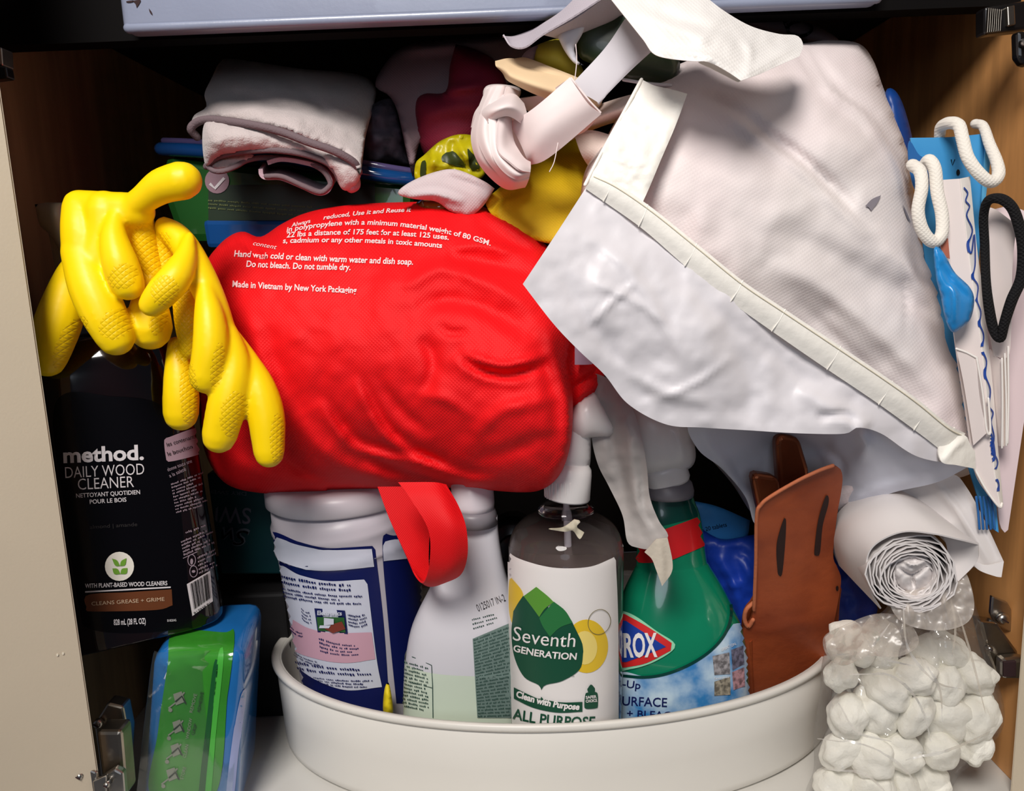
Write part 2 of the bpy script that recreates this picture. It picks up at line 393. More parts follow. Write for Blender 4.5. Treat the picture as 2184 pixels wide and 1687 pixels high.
# ---------------------------------------------------------------- materials
def L(r, g, b):
    f = lambda c: (c/255/12.92 if c/255 <= .04045 else ((c/255+.055)/1.055)**2.4); return (f(r), f(g), f(b), 1)
MC = {}
def mat(name, rgb, rough=.5, metal=0, bump=None, var=None, trans=0, coat=0, sheen=0, spec=.5, ior=1.45, alpha=1, sss=0, weave=None, grain=None, rgb2=None, transl=0):
    if name in MC: return MC[name]
    m = bpy.data.materials.new(name); m.use_nodes = True; N = m.node_tree.nodes; K = m.node_tree.links; b = N['Principled BSDF']; c = L(*rgb)
    b.inputs['Base Color'].default_value = c; b.inputs['Roughness'].default_value = rough; b.inputs['Metallic'].default_value = metal
    b.inputs['Specular IOR Level'].default_value = spec; b.inputs['IOR'].default_value = ior; b.inputs['Transmission Weight'].default_value = trans
    b.inputs['Coat Weight'].default_value = coat; b.inputs['Sheen Weight'].default_value = sheen; b.inputs['Alpha'].default_value = alpha
    if sss: b.inputs['Subsurface Weight'].default_value = sss; b.inputs['Subsurface Radius'].default_value = (.6, .5, .4); b.inputs['Subsurface Scale'].default_value = .01
    tc = N.new('ShaderNodeTexCoord')
    def nz(sc, det=4, stretch=None):
        n = N.new('ShaderNodeTexNoise'); n.inputs['Scale'].default_value = sc; n.inputs['Detail'].default_value = det
        if stretch:
            mp = N.new('ShaderNodeMapping'); mp.inputs['Scale'].default_value = stretch; K.new(tc.outputs['Object'], mp.inputs[0]); K.new(mp.outputs[0], n.inputs[0])
        else: K.new(tc.outputs['Object'], n.inputs[0])
        return n
    if var or rgb2:
        sc, am = var[:2] if var else (40, .1); n = nz(sc, 5, grain); r = N.new('ShaderNodeMix'); r.data_type = 'RGBA'
        c2 = L(*rgb2) if rgb2 else tuple(x*(1-am) for x in c[:3])+(1,)
        r.inputs[6].default_value = c; r.inputs[7].default_value = c2
        rm = N.new('ShaderNodeMapRange'); rm.inputs[1].default_value = .38; rm.inputs[2].default_value = .62; K.new(n.outputs[0], rm.inputs[0]); K.new(rm.outputs[0], r.inputs[0]); K.new(r.outputs[2], b.inputs['Base Color'])
    last = None
    def addb(h, st, dist=.001):
        nonlocal last
        bp = N.new('ShaderNodeBump'); bp.inputs['Strength'].default_value = st; bp.inputs['Distance'].default_value = dist; K.new(h, bp.inputs['Height'])
        if last: K.new(last, bp.inputs['Normal'])
        last = bp.outputs[0]; K.new(last, b.inputs['Normal'])
    if bump:
        for q in (bump if isinstance(bump, list) else [bump]): addb(nz(q[0], 5).outputs[0], q[1], q[2] if len(q) > 2 else .001)
    if weave:      # embossed lattice: (pitch in m, strength, angle, kind)
        pit, st, ang = weave[:3]; mp = N.new('ShaderNodeMapping'); mp.inputs['Rotation'].default_value = (0, ang, 0); K.new(tc.outputs['Object'], mp.inputs[0])
        sx = N.new('ShaderNodeSeparateXYZ'); K.new(mp.outputs[0], sx.inputs[0]); o = []
        for ax, f in (('X', 1), ('Z', 1)):
            a = N.new('ShaderNodeMath'); a.operation = 'MULTIPLY'; a.inputs[1].default_value = math.pi/pit*f; K.new(sx.outputs[ax], a.inputs[0])
            s = N.new('ShaderNodeMath'); s.operation = 'SINE'; K.new(a.outputs[0], s.inputs[0]); t = N.new('ShaderNodeMath'); t.operation = 'ABSOLUTE'; K.new(s.outputs[0], t.inputs[0]); o.append(t)
        mm = N.new('ShaderNodeMath'); mm.operation = 'MULTIPLY' if len(weave) < 4 else 'MINIMUM'; K.new(o[0].outputs[0], mm.inputs[0]); K.new(o[1].outputs[0], mm.inputs[1])
        if len(weave) > 3:
            pw = N.new('ShaderNodeMath'); pw.operation = 'POWER'; pw.inputs[1].default_value = .45; K.new(mm.outputs[0], pw.inputs[0]); mm = pw
        addb(mm.outputs[0], st, pit*.35)
    if transl:
        o = N['Material Output']; tl = N.new('ShaderNodeBsdfTranslucent'); tl.inputs[0].default_value = c; mx = N.new('ShaderNodeMixShader'); mx.inputs[0].default_value = transl
        K.new(b.outputs[0], mx.inputs[1]); K.new(tl.outputs[0], mx.inputs[2]); K.new(mx.outputs[0], o.inputs[0])
    MC[name] = m; return m
def film(name, tint, opac=.25, gloss=.12, rough=.12, bump=(90, .5), milk=(235, 235, 235)):
    """thin clear plastic film: mostly see-through, some milky scatter, a glossy skin"""
    m = bpy.data.materials.new(name); m.use_nodes = True; N = m.node_tree.nodes; K = m.node_tree.links; N.remove(N['Principled BSDF']); o = N['Material Output']
    tr = N.new('ShaderNodeBsdfTransparent'); tr.inputs[0].default_value = L(*tint); df = N.new('ShaderNodeBsdfDiffuse'); df.inputs[0].default_value = L(*milk)
    tl = N.new('ShaderNodeBsdfTranslucent'); tl.inputs[0].default_value = L(*milk)
    gl = N.new('ShaderNodeBsdfGlossy'); gl.inputs['Roughness'].default_value = rough; gl.inputs[0].default_value = (1, 1, 1, 1)
    a0 = N.new('ShaderNodeMixShader'); a0.inputs[0].default_value = .5; K.new(df.outputs[0], a0.inputs[1]); K.new(tl.outputs[0], a0.inputs[2])
    a = N.new('ShaderNodeMixShader'); a.inputs[0].default_value = opac; K.new(tr.outputs[0], a.inputs[1]); K.new(a0.outputs[0], a.inputs[2])
    fr = N.new('ShaderNodeFresnel'); fr.inputs[0].default_value = 1.35; ad = N.new('ShaderNodeMath'); ad.operation = 'MULTIPLY_ADD'; ad.inputs[1].default_value = .22; ad.inputs[2].default_value = gloss; K.new(fr.outputs[0], ad.inputs[0])
    x = N.new('ShaderNodeMixShader'); K.new(ad.outputs[0], x.inputs[0]); K.new(a.outputs[0], x.inputs[1]); K.new(gl.outputs[0], x.inputs[2]); K.new(x.outputs[0], o.inputs[0])
    tc = N.new('ShaderNodeTexCoord'); n = N.new('ShaderNodeTexNoise'); n.inputs['Scale'].default_value = bump[0]; n.inputs['Detail'].default_value = 4; n.inputs['Distortion'].default_value = 1.5; K.new(tc.outputs['Object'], n.inputs[0])
    bp = N.new('ShaderNodeBump'); bp.inputs['Strength'].default_value = bump[1]; bp.inputs['Distance'].default_value = .004; K.new(n.outputs[0], bp.inputs['Height'])
    for s in (gl, df, fr): K.new(bp.outputs[0], s.inputs['Normal'])
    return m
# ================================================================ cabinet shell
WOOD = mat('maple_wood', (222, 160, 98), .45, bump=(60, .12), var=(9, .28), grain=(6, 6, .7))
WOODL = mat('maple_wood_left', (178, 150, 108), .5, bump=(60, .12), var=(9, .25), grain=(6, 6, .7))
CREAM = mat('cream_laminate', (204, 190, 168), .42, bump=[(700, .12, .0006), (14, .06)], var=(6, .06))
FLOORM = mat('floor_laminate', (214, 211, 204), .22, bump=(300, .05), var=(5, .06))
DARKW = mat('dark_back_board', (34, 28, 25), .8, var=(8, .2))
STEEL = mat('brushed_steel', (186, 182, 176), .3, 1, bump=(120, .15), var=(30, .15))
BRASSY = mat('nickel_steel', (170, 160, 146), .28, 1, bump=(90, .2), var=(40, .25))
GREYEN = mat('grey_enamel', (143, 150, 172), .33, .0, bump=[(14, .15, .004), (400, .08)], var=(10, .12), spec=.6, coat=.3)
BLACKP = mat('black_plastic', (16, 14, 15), .28, spec=.6)
XR = Pz(2155, 1665, 0)[0]; XL = -0.352; YB = 1.02; ZC = 0.60
def struct(name, c, s, m, **k):
    o = box(name, c, s, m, **k); o['kind'] = 'structure'; return o
struct('floor', ((XL+XR)/2, (.40+YB)/2, -.009), (XR-XL+.04, YB-.40, .018), FLOORM, bev=.001, label='white laminate cabinet floor')
struct('wall_left', (XL-.0095, (.50+YB)/2, ZC/2), (.018, YB-.50, ZC), WOODL, bev=.0008)
wr = struct('wall_right', (XR+.0095, (.53+YB)/2, ZC/2), (.018, YB-.53, ZC), WOOD, bev=.0008)
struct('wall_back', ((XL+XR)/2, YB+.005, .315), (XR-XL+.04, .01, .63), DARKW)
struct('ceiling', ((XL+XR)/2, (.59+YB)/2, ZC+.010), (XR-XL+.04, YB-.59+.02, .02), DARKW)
struct('shade_trim_1', ((XL+XR)/2, .592, .577), (XR-XL+.04, .018, .044), mat('rail_shade_black', (12, 10, 10), .8, spec=.1), label='added rail shading the cabinet from the top front, near-black for shadow')  # rail added to shade the walls; its near-black colour paints in shadow
# doors, swung open
def slab(name, p, ang, w, label, m):
    d = np.array([math.cos(ang), math.sin(ang), 0]); n = np.array([-d[1], d[0], 0]); t = .018
    a = np.array([p[0], p[1], 0]); q = [a, a+d*w, a+d*w+n*t, a+n*t]; V = [(*v[:2], -.03) for v in q]+[(*v[:2], .70) for v in q]
    bm = bmesh.new(); vs = [bm.verts.new(v) for v in V]
    for f in ((3, 2, 1, 0), (4, 5, 6, 7), (0, 1, 5, 4), (1, 2, 6, 5), (2, 3, 7, 6), (3, 0, 4, 7)): bm.faces.new([vs[i] for i in f])
    bmesh.ops.recalc_face_normals(bm, faces=list(bm.faces)); bmesh.ops.bevel(bm, geom=list(bm.edges), offset=.001, segments=2, affect='EDGES'); v, f = bmout(bm); bm.free()
    o = mk(name, v, f, m, smooth=False, label=label); o['kind'] = 'structure'; return o
YD = .485; pl = P(150, 1290, YD)
DL = slab('door_1', (pl[0], YD), math.radians(180+38), .30, 'cream door swung open at the left', CREAM)
pr = P(2164, 1560, .515)
DR = slab('door_2', (pr[0], .515), math.radians(-52), .30, 'cream door swung open at the right', CREAM)
SPK = mat('pale_speck', (236, 226, 205), .4)
for x_, y_ in ((122, 1396), (134, 1393)): decal('paint_speck', [pfill(ell(x_, y_, 2.5, 3.5, 10), 3)], DL, SPK, DL, .0005)
# grey metal pan above the opening
pan = thing('metal_pan', 'blue-grey enamelled metal pan hanging above the opening, chipped at its left end', 'pan', P(1000, 30, .60))
YPN = .56; zb = P(270, 68, YPN)[2]; xa = P(258, 60, YPN)[0]; xb = P(1900, 0, YPN)[0]-.004
V, F = join([boxmesh(((xa+xb)/2, YPN+.009, zb+.03), (xb-xa, .018, .06), (0, 0, 0), .006, 4)])
panb = mk('pan_body', V, F, GREYEN, pan)
V, F = tubemesh([(xa+.004, YPN+.003, zb+.003), ((xa+xb)/2, YPN+.003, zb+.003), (xb-.004, YPN+.003, zb+.003)], .0035, world=True, seg=10)
mk('rolled_lip', V, F, GREYEN, pan)
CHIP = mat('rust_chip', (46, 24, 26), .8)
decal('paint_chip', [pfill([(282, 2, 1), (300, 0), (298, 8), (292, 17, 1), (289, 8)], 3)], panb, CHIP, pan, label='dark chip in the enamel')
decal('paint_chip', [pfill([(318, 18, 1), (324, 26), (326, 33, 1), (320, 27)], 3)], panb, CHIP, pan, label='short dark scratch')
decal('paint_chip', [pfill([(270, 3), (285, 1), (283, 5), (272, 6)], 3)], panb, CHIP, pan)
# ---- hinges
def px_box(name, px, py, Y, w, h, d, m, parent=None, rot=(0, 0, 0), bev=.001, label=None):
    c = P(px, py, Y); k = m_per_px(c); return box(name, c, (w*k, d, h*k), m, parent, rot, bev, label)
def screw(cx, cy, Y, r, par):
    a = P(cx, cy, Y); k = m_per_px(a); V, F = lathemesh(a, a+np.array([0, -.0045, 0]), [(0, r*k), (.5, r*k), (.85, r*k*.8), (1, r*k*.4)], seg=20); mk('screw', V, F, STEEL, par)
    mk('screw_slot', *boxmesh(a+np.array([0, -.0046, 0]), (r*k*1.3, .0008, r*k*.22), (0, .6, 0)), CHIP, par, smooth=False)
h = thing('cabinet_hinge', 'nickel concealed hinge at the lower left, half hidden behind the cream door', 'hinge', P(215, 1680, .49))
prism('mounting_plate', [(200, 1545), (228, 1500), (262, 1508), (272, 1560), (268, 1640), (215, 1660)], .50, (0, .012, 0), BRASSY, h, .0015)
prism('hinge_arm', [(205, 1560), (258, 1560), (270, 1700), (222, 1700)], .478, (0, .016, 0), BRASSY, h, .0025)
prism('hinge_link', [(210, 1662), (244, 1640), (262, 1650), (266, 1700), (212, 1700)], .470, (0, .006, 0), STEEL, h, .0015)
prism('hinge_cup_plate', [(143, 1635), (178, 1614), (186, 1640), (206, 1648), (206, 1700), (148, 1700)], .468, (0, .003, 0), STEEL, h, .0012)
prism('hinge_link', [(196, 1668), (226, 1655), (226, 1700), (200, 1700)], .466, (0, .004, 0), STEEL, h, .001)
screw(212, 1540, .499, 10, h); screw(174, 1650, .4675, 8, h); screw(232, 1668, .4695, 7, h)
h = thing('cabinet_hinge', 'dark nickel hinge on the left wall at the upper left edge', 'hinge', P(0, 170, .50))
prism('hinge_arm', [(-40, 100), (2, 100), (5, 140), (-40, 140)], .50, (0, .012, 0), BRASSY, h, .001)
prism('hinge_link', [(-30, 138), (12, 142), (16, 166), (-30, 172)], .496, (0, .008, 0), BLACKP, h, .001)
h = thing('cabinet_hinge', 'nickel concealed hinge on the right wall beside the cotton bag', 'hinge', P(2130, 1470, .53))
prism('mounting_plate', [(2117, 1272), (2150, 1285), (2158, 1300), (2160, 1350), (2125, 1335), (2114, 1310)], .545, (0, .004, 0), STEEL, h, .001)
prism('hinge_arm', [(2090, 1325), (2128, 1330), (2172, 1390), (2172, 1440), (2128, 1450), (2108, 1400)], .535, (0, .012, 0), BRASSY, h, .002)
prism('hinge_link', [(2138, 1408), (2182, 1404), (2200, 1410), (2200, 1450), (2138, 1450)], .525, (0, .010, 0), STEEL, h, .003)
prism('hinge_link', [(2141, 1412), (2168, 1410), (2168, 1444), (2141, 1444)], .5235, (0, .002, 0), CHIP, h, .0005, label='dark recess of the link')
screw(2136, 1318, .544, 13, h); screw(2106, 1380, .534, 7, h)
h = thing('cabinet_hinge', 'dark hinge with ribbed grip high on the right wall', 'hinge', P(2150, 90, .545))
prism('hinge_arm', [(2101, 14), (2190, 0), (2200, 0), (2200, 62), (2125, 70), (2101, 74)], .545, (0, .012, 0), BLACKP, h, .002)
for i in range(7): px_box('grip_rib', 2106+i*4.5, 44, .5435, 1.8, 50-i, .002, BRASSY, h, bev=.0003)
prism('hinge_cover', [(2148, 14), (2165, 10), (2167, 52), (2150, 56)], .542, (0, .004, 0), BRASSY, h, .0008)
prism('hinge_link', [(2170, 66), (2200, 66), (2200, 140), (2183, 138), (2172, 122)], .54, (0, .008, 0), BLACKP, h, .002)
screw(2182, 92, .5385, 9, h)
# ================================================================ oval white bin
BINW = mat('white_bin_plastic', (226, 222, 214), .35, bump=(25, .05), var=(7, .03), spec=.5)
c0 = P(1180, 1348, .645); rz = c0[2]; fr = Pz(1172, 1549, rz); BB = c0[1]-fr[1]; AA = 594*m_per_px(c0)
bn = thing('oval_bin', 'large white oval bin holding the cleaning bottles', 'bin', (c0[0], c0[1], 0.0))
hgt = rz; ky = BB/AA; print('BIN', AA, BB, rz)
V, F = lathemesh((c0[0], c0[1], .0008), (c0[0], c0[1], hgt), [(0, AA*.96), (.03, AA*.972), (.1, AA*.975), (.5, AA*.98), (.90, AA*.985), (.915, AA*.978), (.98, AA*.975), (.99, AA*.965), (.90, AA*.968), (.5, AA*.958), (.08, AA*.95), (.06, AA*.3)], seg=128, ky=ky)
binb = mk('bin_wall', V, F, BINW, bn)
V, F = lathemesh((c0[0], c0[1], .0), (c0[0], c0[1], hgt), [(.925, AA*.972), (.93, AA*.994), (.955, AA*1.0), (.985, AA*1.0), (1.0, AA*.993), (1.0, AA*.976), (.985, AA*.968), (.93, AA*.966)], seg=128, ky=ky, cap=False)
mk('rolled_rim', V, F, BINW, bn)
FB = .0075  # inside floor of the bin
# ================================================================ wood cleaner bottle (left)
AMB = mat('dark_amber_plastic', (16, 4, 5), .07, spec=.6, coat=.7, bump=(12, .02))
LABK = mat('black_label', (6, 5, 8), .22, spec=.3, coat=.12)
WHP = mat('white_print', (216, 210, 212), .5); GYP = mat('grey_print', (150, 132, 142), .5)
ab = P(296, 1318, .572); Zt = .385
wb = thing('wood_cleaner_bottle', 'dark amber bottle of wood cleaner with white lettering, under the yellow gloves', 'bottle', ab)
A = ab.copy(); B = ab.copy(); B[2] = Zt; B[0] -= .010; hw = .0555; A[0] += .003; B[0] += .001
prof = [(0, .90), (.008, .97), (.03, 1.0), (.3, 1.0), (.68, 1.0), (.76, .98), (.82, .92), (.87, .80), (.91, .62), (.94, .46), (.97, .38), (1.0, .36)]
V, F = lathemesh(A, B, [(t, r*hw) for t, r in prof], seg=96, kx=1.05, ky=.86, ex=5, rot=math.radians(22), sm=4)
wbb = mk('bottle_body', V, F, AMB, wb)
PALE = mat('smoky_beige_plastic', (176, 160, 134), .4)
puff('spray_head', [(74, 436, 1), (100, 432), (134, 432, 1), (150, 500), (170, 600), (150, 600), (136, 560), (110, 505), (85, 480)], .56, .012, .012, PALE, wb, step=7)
mk('spray_neck', *lathemesh((B[0], B[1], Zt-.004), (B[0]-.006, B[1], Zt+.05), [(0, .020), (.3, .020), (.35, .014), (1, .012)], seg=32), PALE, wb)
T = lambda *a, **k: ptext(*a, **k)
decal('front_label', [pfill([(118, 860), (240, 845), (352, 872), (375, 1000), (408, 1320), (400, 1338), (280, 1350), (190, 1340), (170, 1300), (140, 1100)], 8)], wbb, LABK, wb, label='black front label')
decal('brand_lettering', [T('method.', 136, 986, 307, 979, 31, bold=.03)], wbb, WHP, wb, .0009, label='bold white word method')
decal('product_lettering', [T('DAILY WOOD', 140, 1019, 308, 1011, 24, bold=-.006), T('CLEANER', 167, 1044, 286, 1038, 24, bold=-.006)], wbb, WHP, wb, .0009)
decal('french_lettering', [T('NETTOYANT QUOTIDIEN', 163, 1061, 299, 1053, 9, bold=.01), T('POUR LE BOIS', 192, 1074, 270, 1069, 9, bold=.01)], wbb, WHP, wb, .0009)
DIM = mat('dim_print', (40, 36, 36), .6); decal('scent_lettering', [T('almond | amande', 192, 1127, 293, 1121, 8)], wbb, DIM, wb, .0009)
decal('round_emblem', [pfill(ell(255, 1207, 31, 31), 8)], wbb, mat('emblem_white', (232, 226, 214), .5), wb, .0009, label='white round emblem with green leaves')
LG = mat('emblem_leaf', (110, 160, 50), .5)
lf = [pfill(p, 4) for p in ([(239, 1190, 1), (250, 1194), (256, 1206, 1), (246, 1205)], [(270, 1189, 1), (259, 1195), (256, 1206, 1), (267, 1204)], [(240, 1211, 1), (251, 1212), (257, 1223, 1), (244, 1223)], [(272, 1210, 1), (260, 1212), (257, 1223, 1), (270, 1222)])]
decal('leaf_print', lf, wbb, LG, wb, .0013)
decal('claim_lettering', [T('WITH PLANT-BASED WOOD CLEANERS', 182, 1253, 357, 1247, 9, bold=.02)], wbb, WHP, wb, .0009)
decal('silver_line', [pquad((182, 1260), (364, 1250), (364, 1253), (182, 1263))], wbb, WHP, wb, .0009)
decal('brown_band', [pfill([(187, 1268), (275, 1262), (366, 1256, 1), (368, 1290, 1), (330, 1300), (195, 1303), (186, 1296)], 8)], wbb, mat('brown_band', (100, 52, 22), .5), wb, .0009, label='brown band')
decal('grease_lettering', [T('CLEANS GREASE + GRIME', 196, 1290, 351, 1280, 8)], wbb, mat('tan_print', (205, 175, 145), .5), wb, .0013)
decal('volume_lettering', [T('828 mL (28 FL OZ)', 243, 1332, 311, 1329, 12, bold=.02), T('B182045', 357, 1325, 376, 1324, 5)], wbb, WHP, wb, .0009)
LIL = mat('lilac_panel', (160, 132, 142), .5)
decal('notice_panel', [pfill([(350, 938), (360, 932), (410, 914), (425, 918), (432, 960), (420, 970), (362, 984), (354, 976)], 7)], wbb, LIL, wb, .0009, label='lilac notice panel')
decal('notice_lettering', [T('les contenants', 356, 952, 415, 934, 9), T('le bouchon', 358, 972, 408, 956, 9)], wbb, LABK, wb, .0013)
mic = [T('donne toute une', 358, 1005, 408, 986, 8), T('a la saleté', 362, 1018, 396, 1003, 8)]
mic += [micro([(364, 1030), (432, 1004), (444, 1078), (376, 1096)], 10, 10)]
mic += [micro([(394, 1132), (446, 1112), (450, 1120), (397, 1140)], 1, 9), micro([(385, 1152), (452, 1122), (460, 1158), (392, 1186)], 5, 10, .62)]
mic += [micro([(420, 1186), (462, 1166), (466, 1208), (424, 1226)], 5, 9), pline([(390, 1190), (420, 1176), (462, 1158)], 1.5)]
mic += [pline(ell(408, 1194, 8, 12, 18), 1.6, True), pline(ell(412, 1218, 8, 12, 18), 1.6, True), pfill(ell(408, 1197, 3, 7), 3), pfill(ell(412, 1218, 4, 3), 3)]
decal('fine_print', mic, wbb, GYP, wb, .0009)
decal('barcode_panel', [pfill([(398, 1245, 1), (446, 1217, 1), (452, 1282, 1), (410, 1313, 1)], 6)], wbb, mat('barcode_white', (205, 196, 198), .5), wb, .0009, label='white barcode panel')
bars = []; u = .12; rb = random.Random(3)
while u < .95:
    w = rb.choice([.012, .02, .03]); q = [(398, 1245), (446, 1217), (452, 1282), (410, 1313)]
    bars.append(pquad(bil(q, u, 0.04), bil(q, u+w, .04), bil(q, u+w, .84), bil(q, u, .84))); u += w+rb.choice([.014, .022, .03])
bars.append(T('817939 01', 415, 1310, 448, 1288, 6)); decal('barcode_bars', bars, wbb, LABK, wb, .0013)
# ================================================================ green and blue sweeper cloth pack (lower left)
GRN = mat('pack_green', (58, 148, 44), .18, coat=.9, bump=[(30, .2, .004), (140, .12)], var=(12, .35))
BLU = mat('pack_blue', (32, 112, 184), .2, coat=.9, bump=(40, .15), var=(12, .25))
DBL = mat('pack_navy', (8, 22, 62), .25, coat=.6); LILB = mat('pack_pale_edge', (150, 160, 205), .3, coat=.5)
zp = ab[2]-.001
pk = thing('sweeper_cloth_pack', 'shrink-wrapped green and blue pack of sweeper cloths standing under the dark bottle', 'pack', P(400, 1700, .53))
def packquad(zt, zbm, xs_t, xs_b, Yf, Yb, m, name, shift=.012, bev=.006):
    xt0, xt1 = xs_t; xb0, xb1 = xs_b
    V = [(xb0, Yf, zbm), (xb1, Yf, zbm), (xt1, Yf, zt), (xt0, Yf, zt), (xb0+shift, Yb, zbm), (xb1+shift, Yb, zbm), (xt1+shift, Yb, zt), (xt0+shift, Yb, zt)]
    bm = bmesh.new(); vs = [bm.verts.new(v) for v in V]
    for f in ((0, 1, 2, 3), (5, 4, 7, 6), (3, 2, 6, 7), (1, 0, 4, 5), (1, 5, 6, 2), (4, 0, 3, 7)): bm.faces.new([vs[i] for i in f])
    bmesh.ops.recalc_face_normals(bm, faces=list(bm.faces)); bmesh.ops.bevel(bm, geom=list(bm.edges), offset=bev, segments=3, affect='EDGES', profile=.5); v, f = bmout(bm); bm.free()
    return mk(name, v, f, m, pk)
Yp = .515; t0 = P(322, 1392, Yp)[0]; t1 = P(522, 1392, Yp)[0]; b0 = P(285, 1690, Yp)[0]; b1 = P(496, 1690, Yp)[0]
pb = packquad(zp, .001, (t0, t1), (b0, b1), Yp, .60, BLU, 'pack_body', -.012, .010)
decal('green_panel', [pfill([(372, 1350), (478, 1350), (500, 1352), (486, 1480), (456, 1700), (325, 1700), (338, 1560), (358, 1420)], 8)], pb, GRN, pk, .0006, label='green printed panel')
decal('lime_edge', [pfill([(322, 1400), (330, 1398), (312, 1540), (298, 1700), (288, 1700), (300, 1540)], 8)], pb, mat('lime', (120, 190, 40), .3, coat=.5), pk, .0006)
decal('dark_green_line', [pfill([(456, 1420), (466, 1420), (450, 1560), (436, 1700), (424, 1700), (440, 1550)], 8)], pb, mat('dkgreen', (20, 84, 40), .3, coat=.5), pk, .0010)
decal('green_line', [pfill([(466, 1400), (478, 1400), (462, 1560), (450, 1700), (438, 1700), (452, 1550)], 8)], pb, mat('midgreen', (70, 170, 60), .3, coat=.5), pk, .0010)
decal('pale_edge', [pfill([(514, 1480), (524, 1480), (508, 1600), (497, 1700), (482, 1700), (498, 1560)], 8)], pb, LILB, pk, .0006)
ic = []; PIC = mat('pictogram_grey', (150, 148, 138), .5)
for (x, y, s) in ((385, 1488, 1), (382, 1548, .9), (378, 1598, .9), (370, 1650, 1)):
    ic += [pquad((x-14*s, y-10), (x+4*s, y-16), (x+12*s, y+6), (x-8*s, y+14)), pline([(x-24*s, y+20*s), (x-6, y+6), (x+10, y-14)], 3)]
    ic += [pfill(ell(x-17-3, y+24, 4.5, 4.5, 12), 3)]
decal('pictogram', ic, pb, PIC, pk, .0014)
decal('pictogram_shadow', [pline([(x-12, y+4), (x+2, y-8), (x+10, y+8)], 3.5) for x, y in ((388, 1490), (384, 1550), (380, 1600), (374, 1652))], pb, mat('picto_dark', (36, 50, 40), .5), pk, .0017)
wd_ = [('REMOVE', 412, 1518, 422, 1478), ('WINDOW', 404, 1574, 412, 1530), ('CLEAN', 398, 1614, 404, 1586), ('STORE', 392, 1660, 399, 1634)]
decal('step_lettering', [T(s, a, b, c, d, 7) for s, a, b, c, d in wd_], pb, PIC, pk, .0014)
decal('step_lettering', [T('ADHESIVE', 428, 1518, 436, 1474, 7), T('GRIP', 416, 1566, 422, 1542, 7)], pb, mat('picto_dark', (36, 50, 40), .5), pk, .0014)
FILM1 = film('shrink_film', (250, 252, 250), .02, .03, .1, (18, .25), (220, 230, 230))
sheet('shrink_wrap', [(326, 1400), (340, 1392), (420, 1388), (512, 1388), (518, 1396, 1), (516, 1440), (508, 1530), (494, 1700, 1), (290, 1700, 1), (308, 1540)], [(420, 1372, Yp-.001), (540, 1350, .55), (400, 1700, Yp-.004), (300, 1400, Yp-.002), (510, 1690, Yp-.001), (400, 1500, Yp-.004)], FILM1, pk, step=9,
      folds=[([(340, 1402), (360, 1425), (352, 1440)], 5, .003), ([(395, 1408), (440, 1418), (470, 1412)], 6, .003), ([(430, 1396), (480, 1405), (510, 1395)], 5, -.002)]+[([(462, 1490+i*15), (485, 1486+i*15), (505, 1492+i*15)], 2.5, .0012) for i in range(9)], th=.0003)
# ================================================================ tall pack behind the glove bottle (teal, upside down)
TEAL = mat('teal_card', (6, 36, 44), .4, rgb2=(6, 54, 52), var=(8, .3), spec=.4)
tb = thing('teal_carton', 'dark teal carton standing upside down between the amber bottle and the blue and white canister', 'carton', P(520, 1225, .66))
tbb = prism('carton_body', [(440, 1010), (596, 1010), (604, 1225), (470, 1225)], .66, (0, .09, 0), TEAL, tb, .002)
decal('outline_lettering', [T('SWE', 536, 1084, 447, 1079, 34, bold=.01), T('DRY SWEE', 526, 1049, 446, 1044, 8)], tbb, mat('dull_print', (88, 82, 92), .5), tb, .0005, label='grey lettering upside down')
decal('script_lettering', [T('Sw', 534, 1129, 452, 1124, 36, bold=.03, shear=.3)], tbb, mat('dull_print2', (78, 84, 92), .5), tb, .0005)
decal('script_fill', [T('Sw', 531, 1132, 455, 1127, 32, bold=.0, shear=.3)], tbb, LABK, tb, .0009)
bsu = P(520, 1225, .70)
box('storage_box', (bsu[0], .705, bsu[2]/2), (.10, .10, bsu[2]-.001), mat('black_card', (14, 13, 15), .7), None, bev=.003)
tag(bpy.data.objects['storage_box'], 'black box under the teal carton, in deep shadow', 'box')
# ================================================================ wipes canister
CANW = mat('canister_white', (196, 190, 198), .35, spec=.5); NAVY = mat('label_navy', (14, 24, 84), .35); LBW = mat('label_white', (205, 208, 222), .4); PINK = mat('label_pink', (206, 160, 176), .45)
Yc = .632; a = P(778, 1400, Yc+.03); a[2] = FB+.002; bt = P(726, 1062, Yc); a[1] = Yc+.01
a[0] = bt[0]+.012; k = 151*m_per_px(bt)
wc = thing('wipes_canister', 'white canister of wipes with navy back label under the red bag', 'canister', a)
Hc = bt[2]-a[2]
pr_ = [(0, .90), (.02, .94), (.06, .95), (.80, .972), (.82, .985), (.825, 1.0), (.835, 1.0), (.85, .985), (.90, .985), (.91, 1.0), (.93, 1.0), (.95, .97), (1.0, .96)]
V, F = lathemesh(a, bt, [(t, r*k) for t, r in pr_], seg=96); wcb = mk('canister_body', V, F, CANW, wc)
mk('canister_lid', *lathemesh(bt, bt+np.array([0, 0, .018]), [(0, k*.98), (.1, k*1.02), (.6, k*1.02), (.9, k*.99), (1, k*.9)], seg=64), mat('lid_white', (205, 198, 204), .35), wc)
decal('navy_label', [pfill([(572, 1138), (640, 1156), (700, 1168), (794, 1164, 1), (800, 1172, 1), (818, 1330), (832, 1530, 1), (740, 1530), (660, 1500), (600, 1440), (586, 1340), (576, 1240)], 8)], wcb, NAVY, wc, label='navy label')
decal('navy_label', [pfill([(815, 1154), (838, 1142, 1), (900, 1140, 1), (905, 1330), (900, 1500, 1), (845, 1500, 1), (828, 1330)], 8)], wcb, NAVY, wc)
